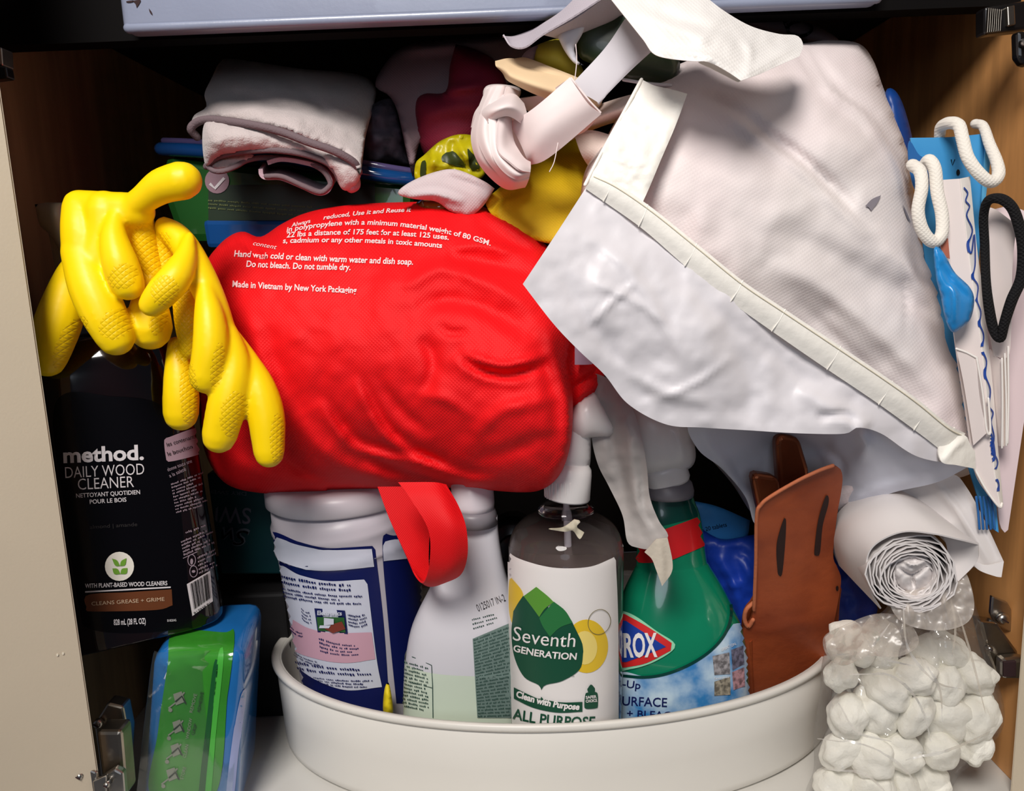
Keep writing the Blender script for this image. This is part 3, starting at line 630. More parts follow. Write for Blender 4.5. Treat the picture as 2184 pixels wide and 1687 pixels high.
decal('white_label_band', [pfill([(574, 1144), (640, 1162), (700, 1172), (792, 1170, 1), (797, 1208, 1), (700, 1216), (640, 1210), (580, 1188, 1)], 10)], wcb, LBW, wc, .0009)
decal('white_label_band', [pfill([(817, 1158), (840, 1150, 1), (900, 1150, 1), (900, 1188, 1), (817, 1196, 1)], 10)], wcb, LBW, wc, .0009)
decal('white_text_panel', [pfill([(596, 1208), (640, 1225), (700, 1238), (776, 1235, 1), (783, 1245, 1), (802, 1400), (814, 1464, 1), (735, 1470), (660, 1440), (628, 1400), (606, 1300)], 8)], wcb, LBW, wc, .0009)
decal('pink_band', [pfill([(614, 1318), (660, 1338), (710, 1348), (792, 1347, 1), (800, 1404, 1), (740, 1412), (680, 1404), (624, 1380)], 10)], wcb, PINK, wc, .0013, label='pink band')
sgo = []
for q, n in (([(604, 1222), (762, 1242), (764, 1262), (606, 1246)], 2), ([(606, 1250), (776, 1266), (776, 1290), (610, 1274)], 3), ([(645, 1292), (668, 1300), (670, 1328), (648, 1320)], 4), ([(742, 1306), (784, 1302), (785, 1332), (744, 1334)], 4), ([(622, 1330), (650, 1345), (652, 1358), (624, 1345)], 2), ([(682, 1356), (770, 1372), (770, 1396), (686, 1390)], 4), ([(628, 1386), (690, 1408), (692, 1420), (632, 1398)], 2), ([(632, 1405), (796, 1422), (804, 1440), (640, 1430)], 2), ([(645, 1436), (806, 1446), (790, 1466), (665, 1452)], 3)): sgo.append(micro(q, n, 9, .5, .1, 5))
decal('fine_print', sgo, wcb, NAVY, wc, .0017)
decal('photo_panel', [pquad((673, 1295), (736, 1300), (742, 1350), (680, 1346))], wcb, NAVY, wc, .0017, label='small picture of a desk with a laptop')
decal('photo_image', [pquad((678, 1313), (735, 1314), (738, 1346), (682, 1342))], wcb, mat('photo_green', (40, 90, 40), .5), wc, .0021)
decal('photo_desk', [pquad((690, 1334), (730, 1322), (738, 1338), (712, 1347)), ], wcb, mat('photo_desk', (120, 50, 36), .5), wc, .0025)
decal('photo_laptop', [pquad((694, 1314), (714, 1316), (714, 1328), (694, 1330)), pquad((686, 1330), (708, 1330), (704, 1336), (684, 1336))], wcb, LBW, wc, .0027)
decal('panel_lettering', [T('Electronics', 680, 1308, 730, 1309, 9, bold=.03)], wcb, LBW, wc, .0025)
decal('photo_panel', [pquad((606, 1268), (634, 1284), (642, 1328), (612, 1316))], wcb, mat('photo_green2', (70, 100, 50), .5), wc, .0017, label='small green picture')
# ================================================================ white spray bottle with pale green liquid
HD = mat('milky_plastic', (206, 204, 210), .35, spec=.45, bump=(18, .06), var=(10, .04))
a = P(985, 1500, .568); a[2] = FB+.002; bt = P(1010, 1098, .568)
sb = thing('white_spray_bottle', 'milky white spray bottle with pale green liquid behind the red strap', 'bottle', a); Hs = bt[2]-a[2]
def zfrac(py, px, Y, a, bt): return (P(px, py, Y)[2]-a[2])/(bt[2]-a[2])
kk = m_per_px(bt)
zw = lambda py: (P(985, py, .568)[2]-a[2])/Hs
pf = [(0, 122), (.03, 136), (zw(1450), 139), (zw(1400), 137), (zw(1350), 129), (zw(1310), 114), (zw(1275), 97), (zw(1245), 83), (zw(1215), 72), (zw(1170), 61), (zw(1130), 54), (1.0, 51)]
V, F = lathemesh(a, bt, [(t, r*kk) for t, r in pf], seg=80, ky=.60, ex=2.6, sm=4); sbb = mk('bottle_body', V, F, HD, sb)
lv = .44
GL = mat('green_liquid_plastic', (200, 212, 194), .3, spec=.45, var=(14, .08))
V, F = lathemesh(a+(bt-a)*.02, a+(bt-a)*lv, [(0, 137*kk+.0003), (.3, 140*kk), (.7, 141.0*kk), (1.0, 139.6*kk)], seg=80, ky=.604, ex=2.6, cap=False); lq = mk('green_liquid', V, F, GL, sb, label='pale green liquid showing through the wall')
mk('grey_collar', *lathemesh(bt-(bt-a)*.03, bt+(bt-a)*.0+np.array([0, 0, .005]), [(0, 53*kk), (.7, 50*kk), (1, 46*kk)], seg=48), mat('collar_grey', (128, 124, 130), .4), sb)
mk('white_cap', *lathemesh(bt+np.array([0, 0, .004]), bt+np.array([0, .0, .03]), [(0, 44*kk), (.2, 46*kk), (1, 44*kk)], seg=48), mat('cap_white', (218, 212, 218), .35), sb)
TG = mat('print_darkgreen', (40, 70, 62), .5)
allsb = [sbb, lq]
decal('fine_print', [micro([(842, 1402), (916, 1422), (918, 1520), (844, 1506)], 13, 9, .5, .06), pline([(836, 1386), (880, 1400), (921, 1418), (923, 1460), (924, 1530)], 1.6), pline([(838, 1445), (880, 1456), (922, 1466)], 1.4), micro([(1006, 1318), (1084, 1300), (1088, 1322), (1010, 1346)], 3, 8, .35)], allsb, TG, sb, .0007)
decal('green_text_block', [pfill([(1008, 1362, 1), (1088, 1328, 1), (1092, 1530, 1), (1018, 1530, 1)], 8)], allsb, mat('text_block_green', (104, 124, 118), .5), sb, .0006, label='dense dark green print')
decal('fine_print', [micro([(1010, 1362), (1086, 1334), (1090, 1528), (1020, 1530)], 26, 9, .5, .05)], allsb, TG, sb, .0010)
decal('date_lettering', [T('0125017 IN-2', 1020, 1304, 1078, 1281, 16, bold=-.01)], allsb, LABK, sb, .0007)
tube('mould_seam', [(972, 1240, .53), (975, 1310, .522)], 1.5, HD, sb) if False else None
YLS = mat('yellow_cloth', (225, 200, 20), .6); puff('sponge', [(820, 1470), (830, 1458), (838, 1520), (818, 1520)], .567, .008, .02, YLS, None, step=6); tag(bpy.data.objects['sponge'], 'sliver of yellow sponge between canister and milky bottle', 'sponge')
# dark round thing behind
dr = thing('black_pan', 'round black item standing on edge behind the milky bottle', 'pan', P(1075, 1250, .66))
c = P(1096, 1170, .665); kq = 62*m_per_px(c)
mk('disc', *lathemesh(c+np.array([0, -.012, 0]), c+np.array([0, .02, 0]), [(0, kq*.88), (.12, kq*.97), (.4, kq), (1, kq*.95)], seg=64, ky=1.15), BLACKP, dr)
mk('raised_ring', *lathemesh(c+np.array([0, -.015, 0]), c+np.array([0, -.011, 0]), [(0, kq*.55), (1, kq*.62)], seg=64, ky=1.15), BLACKP, dr)
# ================================================================ clear all purpose spray bottle
CLR = mat('clear_plastic', (246, 242, 246), .03, trans=1.0, ior=1.3, spec=.5)
Y7 = .553; bt = P(1207, 1085, Y7); a = bt.copy(); a[2] = FB+.002; a[0] = P(1207, 1500, Y7)[0]-.002; kk = m_per_px(P(1207, 1300, Y7))
cb = thing('clear_spray_bottle', 'clear spray bottle with white leaf label and white trigger, in the middle of the bin', 'bottle', a)
R7 = 121*kk; H7 = bt[2]-a[2]
def zf(py): return (P(1207, py, Y7)[2]-a[2])/H7
pf = [(0, .86), (.012, .96), (.04, 1.0), (.5, 1.0), (zf(1190), 1.0), (zf(1160), .985), (zf(1135), .92), (zf(1115), .78), (zf(1100), .56), (zf(1090), .40), (1.0, .36)]
prs = catmull([(t, r*R7) for t, r in pf], 4)
V, F = lathemesh(a, bt, prs, seg=96, cap=True); cbb = mk('bottle_body', V, F, CLR, cb)
LIQ = mat('liquid_clear', (205, 196, 196), .02, trans=1.0, ior=1.33); LIQ2 = mat('liquid_grey', (138, 126, 120), .12, spec=.6, trans=.55, ior=1.2)
zl = zf(1172); V, F = lathemesh(a+(bt-a)*.01, a+(bt-a)*zl, [(0, R7*.84), (.05, R7*.965), (.5, R7*.97), (.96, R7*.97), (1, R7*.94), (1.0, R7*.05)], seg=72, cap=True); mk('liquid', V, F, LIQ2, cb, label='clear liquid inside')
V, F = tubemesh([tuple(a+(bt-a)*.08), tuple(a+(bt-a)*.5+np.array([.003, 0, 0])), tuple(a+(bt-a)*1.04)], .0022, world=True, seg=10); mk('dip_tube', V, F, mat('milky_tube', (190, 186, 190), .3), cb)
mk('neck_ring', *lathemesh(bt-(bt-a)*.02, bt+np.array([0, 0, .003]), [(0, R7*.40), (.3, R7*.48), (.6, R7*.48), (1, R7*.40)], seg=48), CLR, cb)
# label wrapped on the body
LW = mat('label_paper', (232, 227, 224), .38, spec=.4)
decal('front_label', [pfill([(1084, 1174, 1), (1105, 1190), (1160, 1207), (1207, 1212), (1260, 1208), (1300, 1192), (1308, 1188, 1), (1312, 1195, 1), (1317, 1330), (1318, 1560, 1), (1094, 1560, 1), (1087, 1350)], 8)], cbb, LW, cb, .0006, label='white leaf label')
decal('back_label_edge', [pfill([(1326, 1160, 1), (1330.5, 1170, 1), (1334, 1520, 1), (1329, 1520, 1)], 6)], cbb, LW, cb, .0006)
LMN = mat('lemon_yellow', (228, 190, 46), .45); PLM = mat('lemon_pale', (238, 214, 120), .45); LF1 = mat('leaf_dark', (16, 74, 52), .45); LF2 = mat('leaf_mid', (40, 112, 60), .45); LF3 = mat('leaf_light', (88, 148, 52), .45)
decal('lemon_print', [pfill(ell(1250, 1377, 45, 57), 8)], cbb, LMN, cb, .0009)
decal('lemon_print', [pfill([(1089, 1236), (1100, 1240), (1118, 1268), (1102, 1300), (1096, 1330), (1088, 1300)], 7)], cbb, LMN, cb, .0009)
decal('lemon_highlight', [pfill(ell(1246, 1380, 26, 36), 8)], cbb, PLM, cb, .0011)
decal('lemon_outline', [pline(ell(1276, 1325, 23, 27, 30, .3), 1.3, True)], cbb, mat('olive_line', (120, 110, 70), .5), cb, .0013)
decal('leaf_print', [pfill([(1118, 1270, 1), (1150, 1278), (1178, 1300), (1200, 1318), (1220, 1325, 1), (1240, 1368), (1242, 1384, 1), (1243, 1388, 1), (1236, 1425), (1200, 1450), (1165, 1459), (1156, 1470, 1), (1150, 1459), (1120, 1442), (1100, 1400), (1094, 1350), (1098, 1303, 1), (1108, 1285)], 7)], cbb, LF1, cb, .0012)
decal('leaf_print', [pfill([(1182, 1281, 1), (1205, 1300), (1221, 1326, 1), (1195, 1336), (1174, 1356, 1), (1160, 1335), (1152, 1316, 1)], 6)], cbb, LF2, cb, .0015, label='mid green leaf')
decal('leaf_print', [pfill([(1146, 1250, 1), (1168, 1268), (1182, 1282, 1), (1164, 1296), (1152, 1314, 1), (1135, 1290), (1120, 1270, 1)], 6)], cbb, LF3, cb, .0015, label='light green leaf')
decal('brand_lettering', [T('Seventh', 1098, 1363, 1225, 1377, 30, bold=.0, sag=4), T('GENERATION', 1099, 1387, 1228, 1404, 14, bold=.025, sag=4)], cbb, LW, cb, .0018, label='white brand lettering')
decal('slogan_band', [pfill([(1099, 1465, 1), (1130, 1480), (1152, 1489), (1156, 1484, 1), (1162, 1490), (1200, 1496), (1241, 1495, 1), (1241, 1516, 1), (1190, 1518), (1140, 1508), (1099, 1489, 1)], 6)], cbb, LF1, cb, .0012)
decal('slogan_lettering', [T('Clean with Purpose', 1104, 1484, 1234, 1511, 13, bold=.045, sag=5)], cbb, LW, cb, .0016)
decal('product_lettering', [T('ALL PURPOSE', 1096, 1531, 1266, 1548, 22, bold=.02, sag=6)], cbb, LF1, cb, .0012)
decal('mark_lettering', [T('TM', 1218, 1442, 1224, 1442, 3)], cbb, LF1, cb, .0012)
decal('badge', [pfill([(1247, 1480), (1252, 1475), (1268, 1474), (1273, 1480), (1273, 1505), (1268, 1509), (1250, 1510), (1245, 1505)], 4), pfill([(1251, 1468, 1), (1259, 1458), (1267, 1466, 1), (1266, 1474), (1254, 1475)], 3)], cbb, LF1, cb, .0012, label='small dark green badge')
decal('badge_lettering', [T('SAFER', 1248, 1488, 1270, 1486, 6, bold=.03), T('CHOICE', 1248, 1496, 1271, 1494, 6, bold=.03)], cbb, LW, cb, .0016)
# trigger head
TRW = mat('trigger_white', (236, 232, 230), .3, spec=.5)
col0 = P(1209, 1062, Y7-.002); k7 = m_per_px(col0); col1 = col0+np.array([0.004, 0, 78*k7])
V, F = lathemesh(col0, col1, [(0, 47*k7), (.05, 49*k7), (.7, 46*k7), (.85, 44*k7), (1, 36*k7)], seg=72); cl = mk('ribbed_collar', V, F, TRW, cb)
for i in range(16):
    an = math.radians(180+i*12); c = col0+np.array([math.cos(an)*47*k7, math.sin(an)*47*k7, 26*k7])
    V, F = boxmesh(c, (.0008, .0012, 40*k7), (0, 0, an), .0003); mk('collar_rib', V, F, TRW, cl)
puff('trigger_neck', [(1188, 1000), (1195, 940), (1210, 880), (1262, 840), (1270, 860), (1262, 920), (1256, 1000), (1225, 1012)], Y7-.002, .013, .013, TRW, cb, step=7)
puff('spray_head', [(1205, 900), (1240, 850), (1268, 836), (1285, 862), (1305, 900), (1311, 918), (1303, 930), (1270, 932), (1235, 935)], Y7-.008, .014, .014, TRW, cb, step=6, label='beak-shaped white sprayer')
scr = mat('cloudy_tape', (214, 206, 184), .5, transl=.3)
sheet('tape_scrap', [(1170, 1128), (1200, 1125), (1225, 1108, 1), (1238, 1112), (1230, 1124), (1246, 1136, 1), (1236, 1150), (1222, 1132), (1205, 1134)], .5065, scr, None, step=5, folds=[([(1200, 1120), (1236, 1136)], 4, .003)], noise=[(14, .002, 3)])
tag(bpy.data.objects['tape_scrap'], 'small crumpled scrap of clear tape on the shoulder of the clear spray bottle', 'tape')
# ================================================================ green toilet spray bottle
GB = mat('green_sleeve', (14, 128, 92), .16, spec=.6, coat=.7, bump=(9, .1, .003), var=(14, .25)); GD = mat('green_dark_sleeve', (6, 62, 54), .2, coat=.5)
Yg = .592; bt = P(1424, 1052, Yg); a = P(1452, 1500, Yg-.012); a[2] = FB+.002; kk = m_per_px(P(1440, 1300, Yg))
gb = thing('green_spray_bottle', 'green spray bottle with red neck band and white trigger beside the leather sheath', 'bottle', a)
Hg = bt[2]-a[2]
def zg(py): return (P(1440, py, Yg)[2]-a[2])/Hg
pf = [(0, 138), (.03, 150), (zg(1480), 150), (zg(1400), 148), (zg(1340), 141), (zg(1290), 122), (zg(1240), 98), (zg(1205), 78), (zg(1190), 73), (zg(1110), 66), (zg(1075), 56), (1.0, 50)]
V, F = lathemesh(a, bt, [(t, r*kk) for t, r in pf], seg=96, ky=.52, ex=2.3, sm=4); gbb = mk('bottle_body', V, F, GB, gb)
decal('red_neck_band', [pfill([(1350, 1126), (1400, 1132), (1440, 1120), (1494, 1100, 1), (1510, 1160, 1), (1460, 1182), (1420, 1196), (1352, 1194)], 9)], gbb, mat('band_red', (200, 26, 30), .35, coat=.4), gb, .0007, label='red neck band')
decal('dark_neck', [pfill([(1380, 1060), (1420, 1064), (1476, 1056), (1488, 1080), (1493, 1098), (1440, 1114), (1400, 1122), (1370, 1118)], 9)], gbb, GD, gb, .0007)
decal('blue_label', [pfill([(1318, 1438), (1380, 1442), (1440, 1430), (1500, 1400), (1540, 1362), (1556, 1340), (1566, 1330), (1610, 1330, 1), (1615, 1540, 1), (1318, 1540, 1)], 8)], gbb, mat('water_blue', (52, 128, 190), .3, rgb2=(196, 218, 232), var=(34, .3), coat=.5), gb, .0007, label='blue water label')
decal('dark_curve', [pline(catmull([(1538, 1240), (1552, 1270), (1557, 1310), (1545, 1350), (1515, 1386), (1470, 1416), (1420, 1436), (1375, 1443), (1330, 1440)], 6), 6)], gbb, GD, gb, .0012)
decal('logo_halo', [pfill([(1290, 1310), (1340, 1306), (1400, 1345), (1440, 1376), (1400, 1408), (1345, 1426), (1290, 1426)], 8)], gbb, mat('halo', (150, 214, 176), .3), gb, .0011)
decal('logo_border', [pfill([(1280, 1300, 1), (1336, 1310, 1), (1380, 1335), (1432, 1370, 1), (1430, 1386, 1), (1380, 1412), (1336, 1422, 1), (1280, 1425, 1)], 8)], gbb, mat('logo_red', (206, 40, 40), .35), gb, .0015, label='red diamond border')
decal('logo_field', [pfill([(1280, 1318, 1), (1338, 1324, 1), (1420, 1378, 1), (1338, 1410, 1), (1280, 1412, 1)], 8)], gbb, mat('logo_blue', (26, 60, 150), .35), gb, .0019, label='blue diamond')
decal('logo_lettering', [T('CLOROX', 1268, 1400, 1402, 1397, 48, bold=.03)], gbb, LW, gb, .0023, label='white brand lettering')
decal('product_lettering', [T('Clean-Up', 1270, 1458, 1366, 1468, 16, bold=.01), T('SURFACE', 1316, 1502, 1422, 1506, 19, bold=.01), T('+ BLEACH', 1338, 1527, 1448, 1532, 15, bold=.01)], gbb, NAVY, gb, .0012)
for q, c in (([(1518, 1398), (1553, 1390), (1555, 1436), (1522, 1438)], (170, 166, 168)), ([(1557, 1385), (1582, 1376), (1584, 1415), (1560, 1428)], (120, 118, 140)), ([(1522, 1452), (1555, 1442), (1556, 1480), (1522, 1482)], (170, 160, 140)), ([(1559, 1432), (1584, 1422), (1586, 1462), (1562, 1470)], (196, 150, 156))):
    decal('surface_swatch', [pquad(*q)], gbb, mat('swatch%d' % c[0]+str(c[2]), c, .3, rgb2=tuple(int(x*.6) for x in c), var=(300, .4)), gb, .0014)
decal('swatch_lettering', [T('GREAT ON:', 1537, 1388, 1568, 1374, 6), T('Stainless', 1522, 1448, 1553, 1444, 5)], gbb, LW, gb, .0014)
mk('grey_collar', *lathemesh(bt-np.array([0, 0, .001]), bt+np.array([0, 0, .011]), [(0, 53*kk), (.3, 54*kk), (.8, 50*kk), (1, 44*kk)], seg=48), mat('collar_grey', (128, 124, 130), .4), gb)
V, F = lathemesh(bt+np.array([0, 0, .009]), P(1412, 985, Yg), [(0, 44*kk), (.15, 47*kk), (.6, 46*kk), (1, 50*kk)], seg=48, ex=2.6); mk('trigger_skirt', V, F, TRW, gb)
puff('spray_head', [(1340, 870), (1400, 860), (1468, 880), (1478, 930), (1484, 975), (1470, 1000), (1430, 1012), (1380, 1015), (1350, 1000), (1345, 940)], Yg-.004, .022, .022, TRW, gb, step=8, folds=[([(1440, 905), (1450, 950), (1462, 990)], 8, .004)], power=.7)
# ================================================================ yellow rubber gloves
YEL = mat('yellow_rubber', (255, 216, 4), .42, spec=.4, bump=(40, .05), sss=.0)
YELG = mat('yellow_rubber_grip', (248, 206, 2), .45, spec=.4, weave=(.0027, .4, math.radians(38), 'd'))
def glove(name, label, chains, grips, group=None):
    chains = [[(a, b, c, r*1.05+1) for a, b, c, r in ch] for ch in chains]
    V, F = blobmesh(chains, .0015, 3)
    # textured grip zones: list of ellipses in the photograph frame that fix which faces of the skin carry the lattice
    fc = np.array([V[list(f)].mean(0) for f in F]); d = fc-CAM; z = d@_f; px = W/2+FPX*(d@CR)/z; py = H/2-FPX*(d@CU)/z
    idx = np.zeros(len(F), int)
    for (cx, cy, rx, ry, an, ymin, ymax) in grips:
        ca, sa = math.cos(math.radians(an)), math.sin(math.radians(an)); u = ((px-cx)*ca+(py-cy)*sa)/rx; v = (-(px-cx)*sa+(py-cy)*ca)/ry
        idx[(u*u+v*v < 1) & (fc[:, 1] > ymin) & (fc[:, 1] < ymax)] = 1
    o = mk(name, V, F, [YEL, YELG], None, label=None, matidx=idx); return tag(o, label, 'glove', group)
glove('rubber_glove', 'yellow rubber glove draped over the dark bottle, its thumb pointing up to the right', [
    [(389, 385, .492, 38), (345, 398, .494, 34), (303, 428, .497, 27), (268, 462, .505, 34), (240, 490, .508, 36)],
    [(176, 438, .505, 30), (240, 446, .502, 34), (290, 450, .502, 36)],
    [(172, 442, .505, 34), (176, 490, .500, 40), (186, 545, .498, 44), (205, 600, .494, 42)],
    [(225, 450, .502, 40), (225, 500, .500, 40), (205, 560, .497, 42)],
    [(173, 534, .497, 38), (196, 610, .490, 44), (222, 670, .487, 43), (246, 719, .487, 37)],
    [(172, 560, .512, 28), (152, 600, .514, 34), (128, 677, .510, 43), (110, 735, .508, 40), (102, 766, .508, 35)],
    [(256, 432, .497, 8), (246, 470, .492, 16), (244, 510, .488, 26), (256, 560, .485, 34), (272, 605, .485, 33)],
    [(298, 470, .508, 26), (308, 530, .512, 30), (330, 590, .515, 26)],
    [(318, 620, .508, 26), (318, 660, .506, 38), (320, 700, .506, 43)],
    ], [(262, 590, 26, 34, 60, 0, 1), (250, 690, 30, 42, 60, 0, .5), (150, 730, 26, 62, 30, 0, 1), (318, 540, 40, 66, -10, .486, 1), (340, 680, 18, 36, 20, 0, 1)], 'yellow rubber gloves')
glove('rubber_glove', 'yellow rubber glove hanging down against the red bag, four fingers down', [
    [(352, 484, .512, 20), (372, 500, .510, 26), (397, 530, .506, 28), (428, 590, .502, 30), (455, 650, .500, 28), (478, 710, .500, 24)],
    [(350, 500, .518, 26), (350, 560, .520, 30), (372, 620, .520, 30)],
    [(404, 506, .500, 10), (395, 550, .492, 22), (376, 590, .484, 31), (348, 622, .480, 31), (325, 648, .480, 26)],
    [(398, 620, .514, 28), (404, 690, .514, 28), (404, 745, .514, 18)],
    [(436, 590, .498, 10), (440, 630, .494, 20), (447, 680, .489, 30), (450, 740, .486, 35), (440, 803, .486, 34)],
    [(470, 680, .502, 16), (484, 720, .498, 26), (500, 785, .494, 33), (486, 855, .490, 38), (468, 930, .490, 34)],
    [(496, 714, .508, 14), (524, 770, .504, 25), (552, 830, .500, 34), (568, 890, .498, 36), (574, 965, .496, 30)],
    [(375, 735, .520, 16), (382, 790, .516, 28), (386, 840, .514, 34), (386, 882, .514, 34)],
    ], [(352, 620, 30, 34, 0, 0, .5), (396, 690, 34, 90, 0, .497, 1), (345, 545, 32, 50, 0, .50, 1), (464, 780, 14, 50, 8, 0, 1), (500, 885, 30, 50, 10, 0, 1), (592, 940, 16, 58, 0, 0, 1), (402, 840, 20, 66, 0, 0, 1)], 'yellow rubber gloves')
# ================================================================ upper left: green tub, towel
g2 = thing('green_tub', 'green plastic-wrapped pack with blue rim behind and under the folded towel', 'pack', P(600, 500, .66))
GRD = mat('tub_green', (30, 84, 32), .25, coat=.6, var=(10, .3)); BLR = mat('tub_blue', (20, 70, 130), .12, coat=1)  # tub green darkened to hold the shade this pack sits in
g2b = prism('pack_body', [(345, 330), (880, 385), (880, 470), (860, 520), (380, 520), (345, 420)], .675, (0, .12, .0), GRD, g2, .008)
tube('blue_rim', [(345, 318, .68), (430, 322, .668), (620, 338, .664), (800, 372, .664), (885, 384, .672)], 15, BLR, g2, n=8)
tube('pale_rim_line', [(350, 300, .68), (430, 304, .672), (620, 320, .67), (800, 352, .67), (885, 366, .676)], 7, mat('rim_mauve', (96, 84, 130), .15, coat=1), g2, n=8)
prism('blue_base', [(430, 468), (880, 470), (860, 530), (440, 530)], .672, (0, .1, 0), BLR, g2, .004)
decal('label_panel', [pfill([(445, 395, 1), (800, 392, 1), (800, 470, 1), (445, 470, 1)], 14)], g2b, mat('tub_dark_label', (26, 44, 26), .4), g2, .0006)
decal('check_badge', [pfill(ell(464, 386, 26, 27), 8)], g2b, mat('badge_mauve', (150, 120, 130), .4), g2, .0012, label='round badge with a check mark')
decal('check_mark', [pline([(449, 392), (460, 402), (480, 380)], 6)], g2b, WHP, g2, .0018)
decal('fine_print', [micro([(445, 424), (690, 440), (690, 470), (445, 448)], 3, 60, .4)], g2b, mat('olive_print', (100, 110, 60), .5), g2, .0012)
FL = mat('fleece_white', (205, 192, 190), .95, sheen=.4, bump=[(900, .6, .0012), (120, .4, .002)], var=(60, .06), spec=.1)
EDG = mat('grey_edging', (118, 102, 106), .9, bump=(800, .5), spec=.1)
tw = thing('folded_towel', 'folded off-white fleece towel with grey stitched edging on the green pack', 'towel', P(610, 410, .64))
puff('upper_fold', [(470, 132), (500, 126), (640, 146), (760, 158), (800, 185), (796, 230), (780, 290), (768, 372), (752, 342), (712, 316), (657, 298), (602, 276), (547, 263), (492, 254), (443, 250), (408, 272), (414, 246), (440, 228), (436, 200), (452, 165)], [(470, 140, .70), (790, 190, .72), (410, 265, .615), (760, 340, .600), (600, 270, .595), (600, 150, .70)], .022, .05, FL, tw, step=8,
     folds=[([(440, 196), (520, 205), (600, 228), (700, 246)], 14, -.010), ([(545, 150), (640, 195), (700, 240), (760, 262)], 13, -.010), ([(443, 230), (560, 236), (700, 262)], 10, .004)], noise=[(40, .002, 1), (8, .0006, 4)])
puff('lower_fold', [(437, 262), (500, 262), (600, 282), (700, 318), (755, 345), (770, 372), (752, 402), (730, 404), (712, 372), (680, 342), (620, 326), (540, 325), (470, 334), (438, 352)], .600, .018, .05, FL, tw, step=6, noise=[(30, .0015, 2), (7, .0006, 5)])
tube('edging', [(420, 292, .612), (407, 276, .606), (418, 262, .604), (443, 255, .600), (492, 259, .590), (547, 268, .586), (602, 282, .584), (657, 303, .582), (712, 322, .584), (753, 345, .590), (765, 366, .598)], 8.5, EDG, tw, n=6)
tube('edging', [(440, 355, .604), (465, 334, .600), (520, 323, .594), (588, 320, .592), (657, 331, .592), (706, 353, .595), (728, 390, .602)], 7, EDG, tw, n=6)
tube('edging', [(440, 352, .603), (455, 364, .60), (475, 365, .60), (503, 355, .602), (530, 341, .606), (575, 336, .608), (643, 344, .606), (685, 361, .603), (704, 388, .603), (698, 402, .603), (680, 410, .602), (645, 396, .60), (602, 377, .60), (568, 376, .602)], 5.5, EDG, tw, n=6)
puff('lip', [(442, 350), (470, 336), (520, 328), (545, 334), (510, 352), (480, 364), (455, 362)], .606, .004, .03, FL, tw, step=6)
rl = [(572, 352), (600, 345), (640, 350), (680, 362), (700, 385), (696, 403), (678, 408), (645, 394), (600, 376), (565, 374), (560, 360)]
rr = [[(x, y, .603) for x, y in rl], [(x+8, y-12, .66) for x, y in rl], [(x+16, y-22, .71) for x, y in rl]]
loft('rolled_core', rr, mat('fleece_pinkish', (196, 168, 178), .95, sheen=.3, bump=(900, .6, .0012), spec=.1), tw, th=.003)
puff('frayed_end', [(715, 330), (745, 345), (765, 372), (768, 400), (750, 412), (735, 402), (722, 380), (705, 350)], .606, .010, .02, mat('fleece_pinkish', (196, 168, 178), .95), tw, step=6, noise=[(10, .004, 5)])
# ================================================================ stuff stacked behind, top middle
GMV = mat('greymauve_cloth', (150, 128, 134), .8, weave=(.0016, .25, .8), var=(20, .06))
gm = puff('grey_cloth_bag', [(800, 182), (822, 135), (860, 100), (930, 86), (1075, 78), (1130, 85), (1120, 150), (1060, 200), (960, 330), (900, 300), (880, 378, 1), (868, 330), (848, 240), (830, 205)], [(800, 182, .70), (1075, 78, .69), (880, 378, .66), (1120, 150, .70)], .015, .04, GMV, None, step=9, folds=[([(880, 378), (868, 300), (835, 215)], 9, .006), ([(850, 110), (950, 100), (1075, 90)], 10, .006)])
tag(gm, 'dark grey-mauve cloth bag arching over the pile beside the towel', 'bag')
bt2 = puff('patterned_cloth', [(775, 240), (830, 210), (850, 250), (868, 330), (880, 370), (860, 350), (785, 345), (770, 300)], .695, .02, .02, mat('pattern_cloth', (92, 84, 98), .8, rgb2=(30, 28, 38), var=(45, .5)), None, step=8, noise=[(25, .004, 3)])
tag(bt2, 'grey and black patterned cloth tucked between towel and mauve bag', 'cloth')
MAR = mat('maroon_cloth', (140, 28, 56), .75, weave=(.0016, .25, .8), var=(14, .12))
mr = puff('maroon_cloth', [(972, 94, 1), (1020, 108), (1060, 135), (1080, 190), (1050, 260), (1020, 300), (930, 345), (905, 330), (890, 280), (887, 220), (905, 200), (950, 195), (960, 140)], .675, .03, .03, MAR, None, step=8, folds=[([(905, 200), (960, 192), (1040, 180)], 10, .010), ([(890, 290), (960, 260), (1040, 270)], 22, -.008), ([(985, 98), (1050, 135), (1085, 150)], 6, -.005)])
tag(mr, 'folded maroon nonwoven cloth in front of the mauve bag', 'cloth')
YG = mat('yellow_printed_film', (190, 176, 14), .35, rgb2=(170, 160, 16), var=(30, .3), bump=(60, .3, .003))
yg = puff('yellow_printed_bag', [(886, 350), (905, 330), (940, 300), (985, 286), (1030, 300), (1040, 350), (1020, 385), (940, 400), (890, 392)], .64, .009, .03, YG, None, step=7, folds=[([(975, 300), (992, 330), (1000, 360)], 7, .006)], noise=[(40, .006, 6), (16, .003, 7)])
tag(yg, 'crumpled yellow bag with dark green print behind the white knot', 'bag')
OLV = mat('olive_print_dark', (52, 62, 26), .45)
decal('leaf_print', [pfill([(940, 340), (965, 322), (990, 345), (992, 358), (965, 352)], 6), pfill([(996, 318), (1010, 330), (1022, 355), (1004, 360)], 6), pfill([(900, 348), (910, 345), (908, 372), (898, 380)], 5)], yg, OLV, yg, .0008)
WCL = mat('white_cloth', (206, 190, 192), .8, weave=(.0016, .25, .8), var=(20, .05))
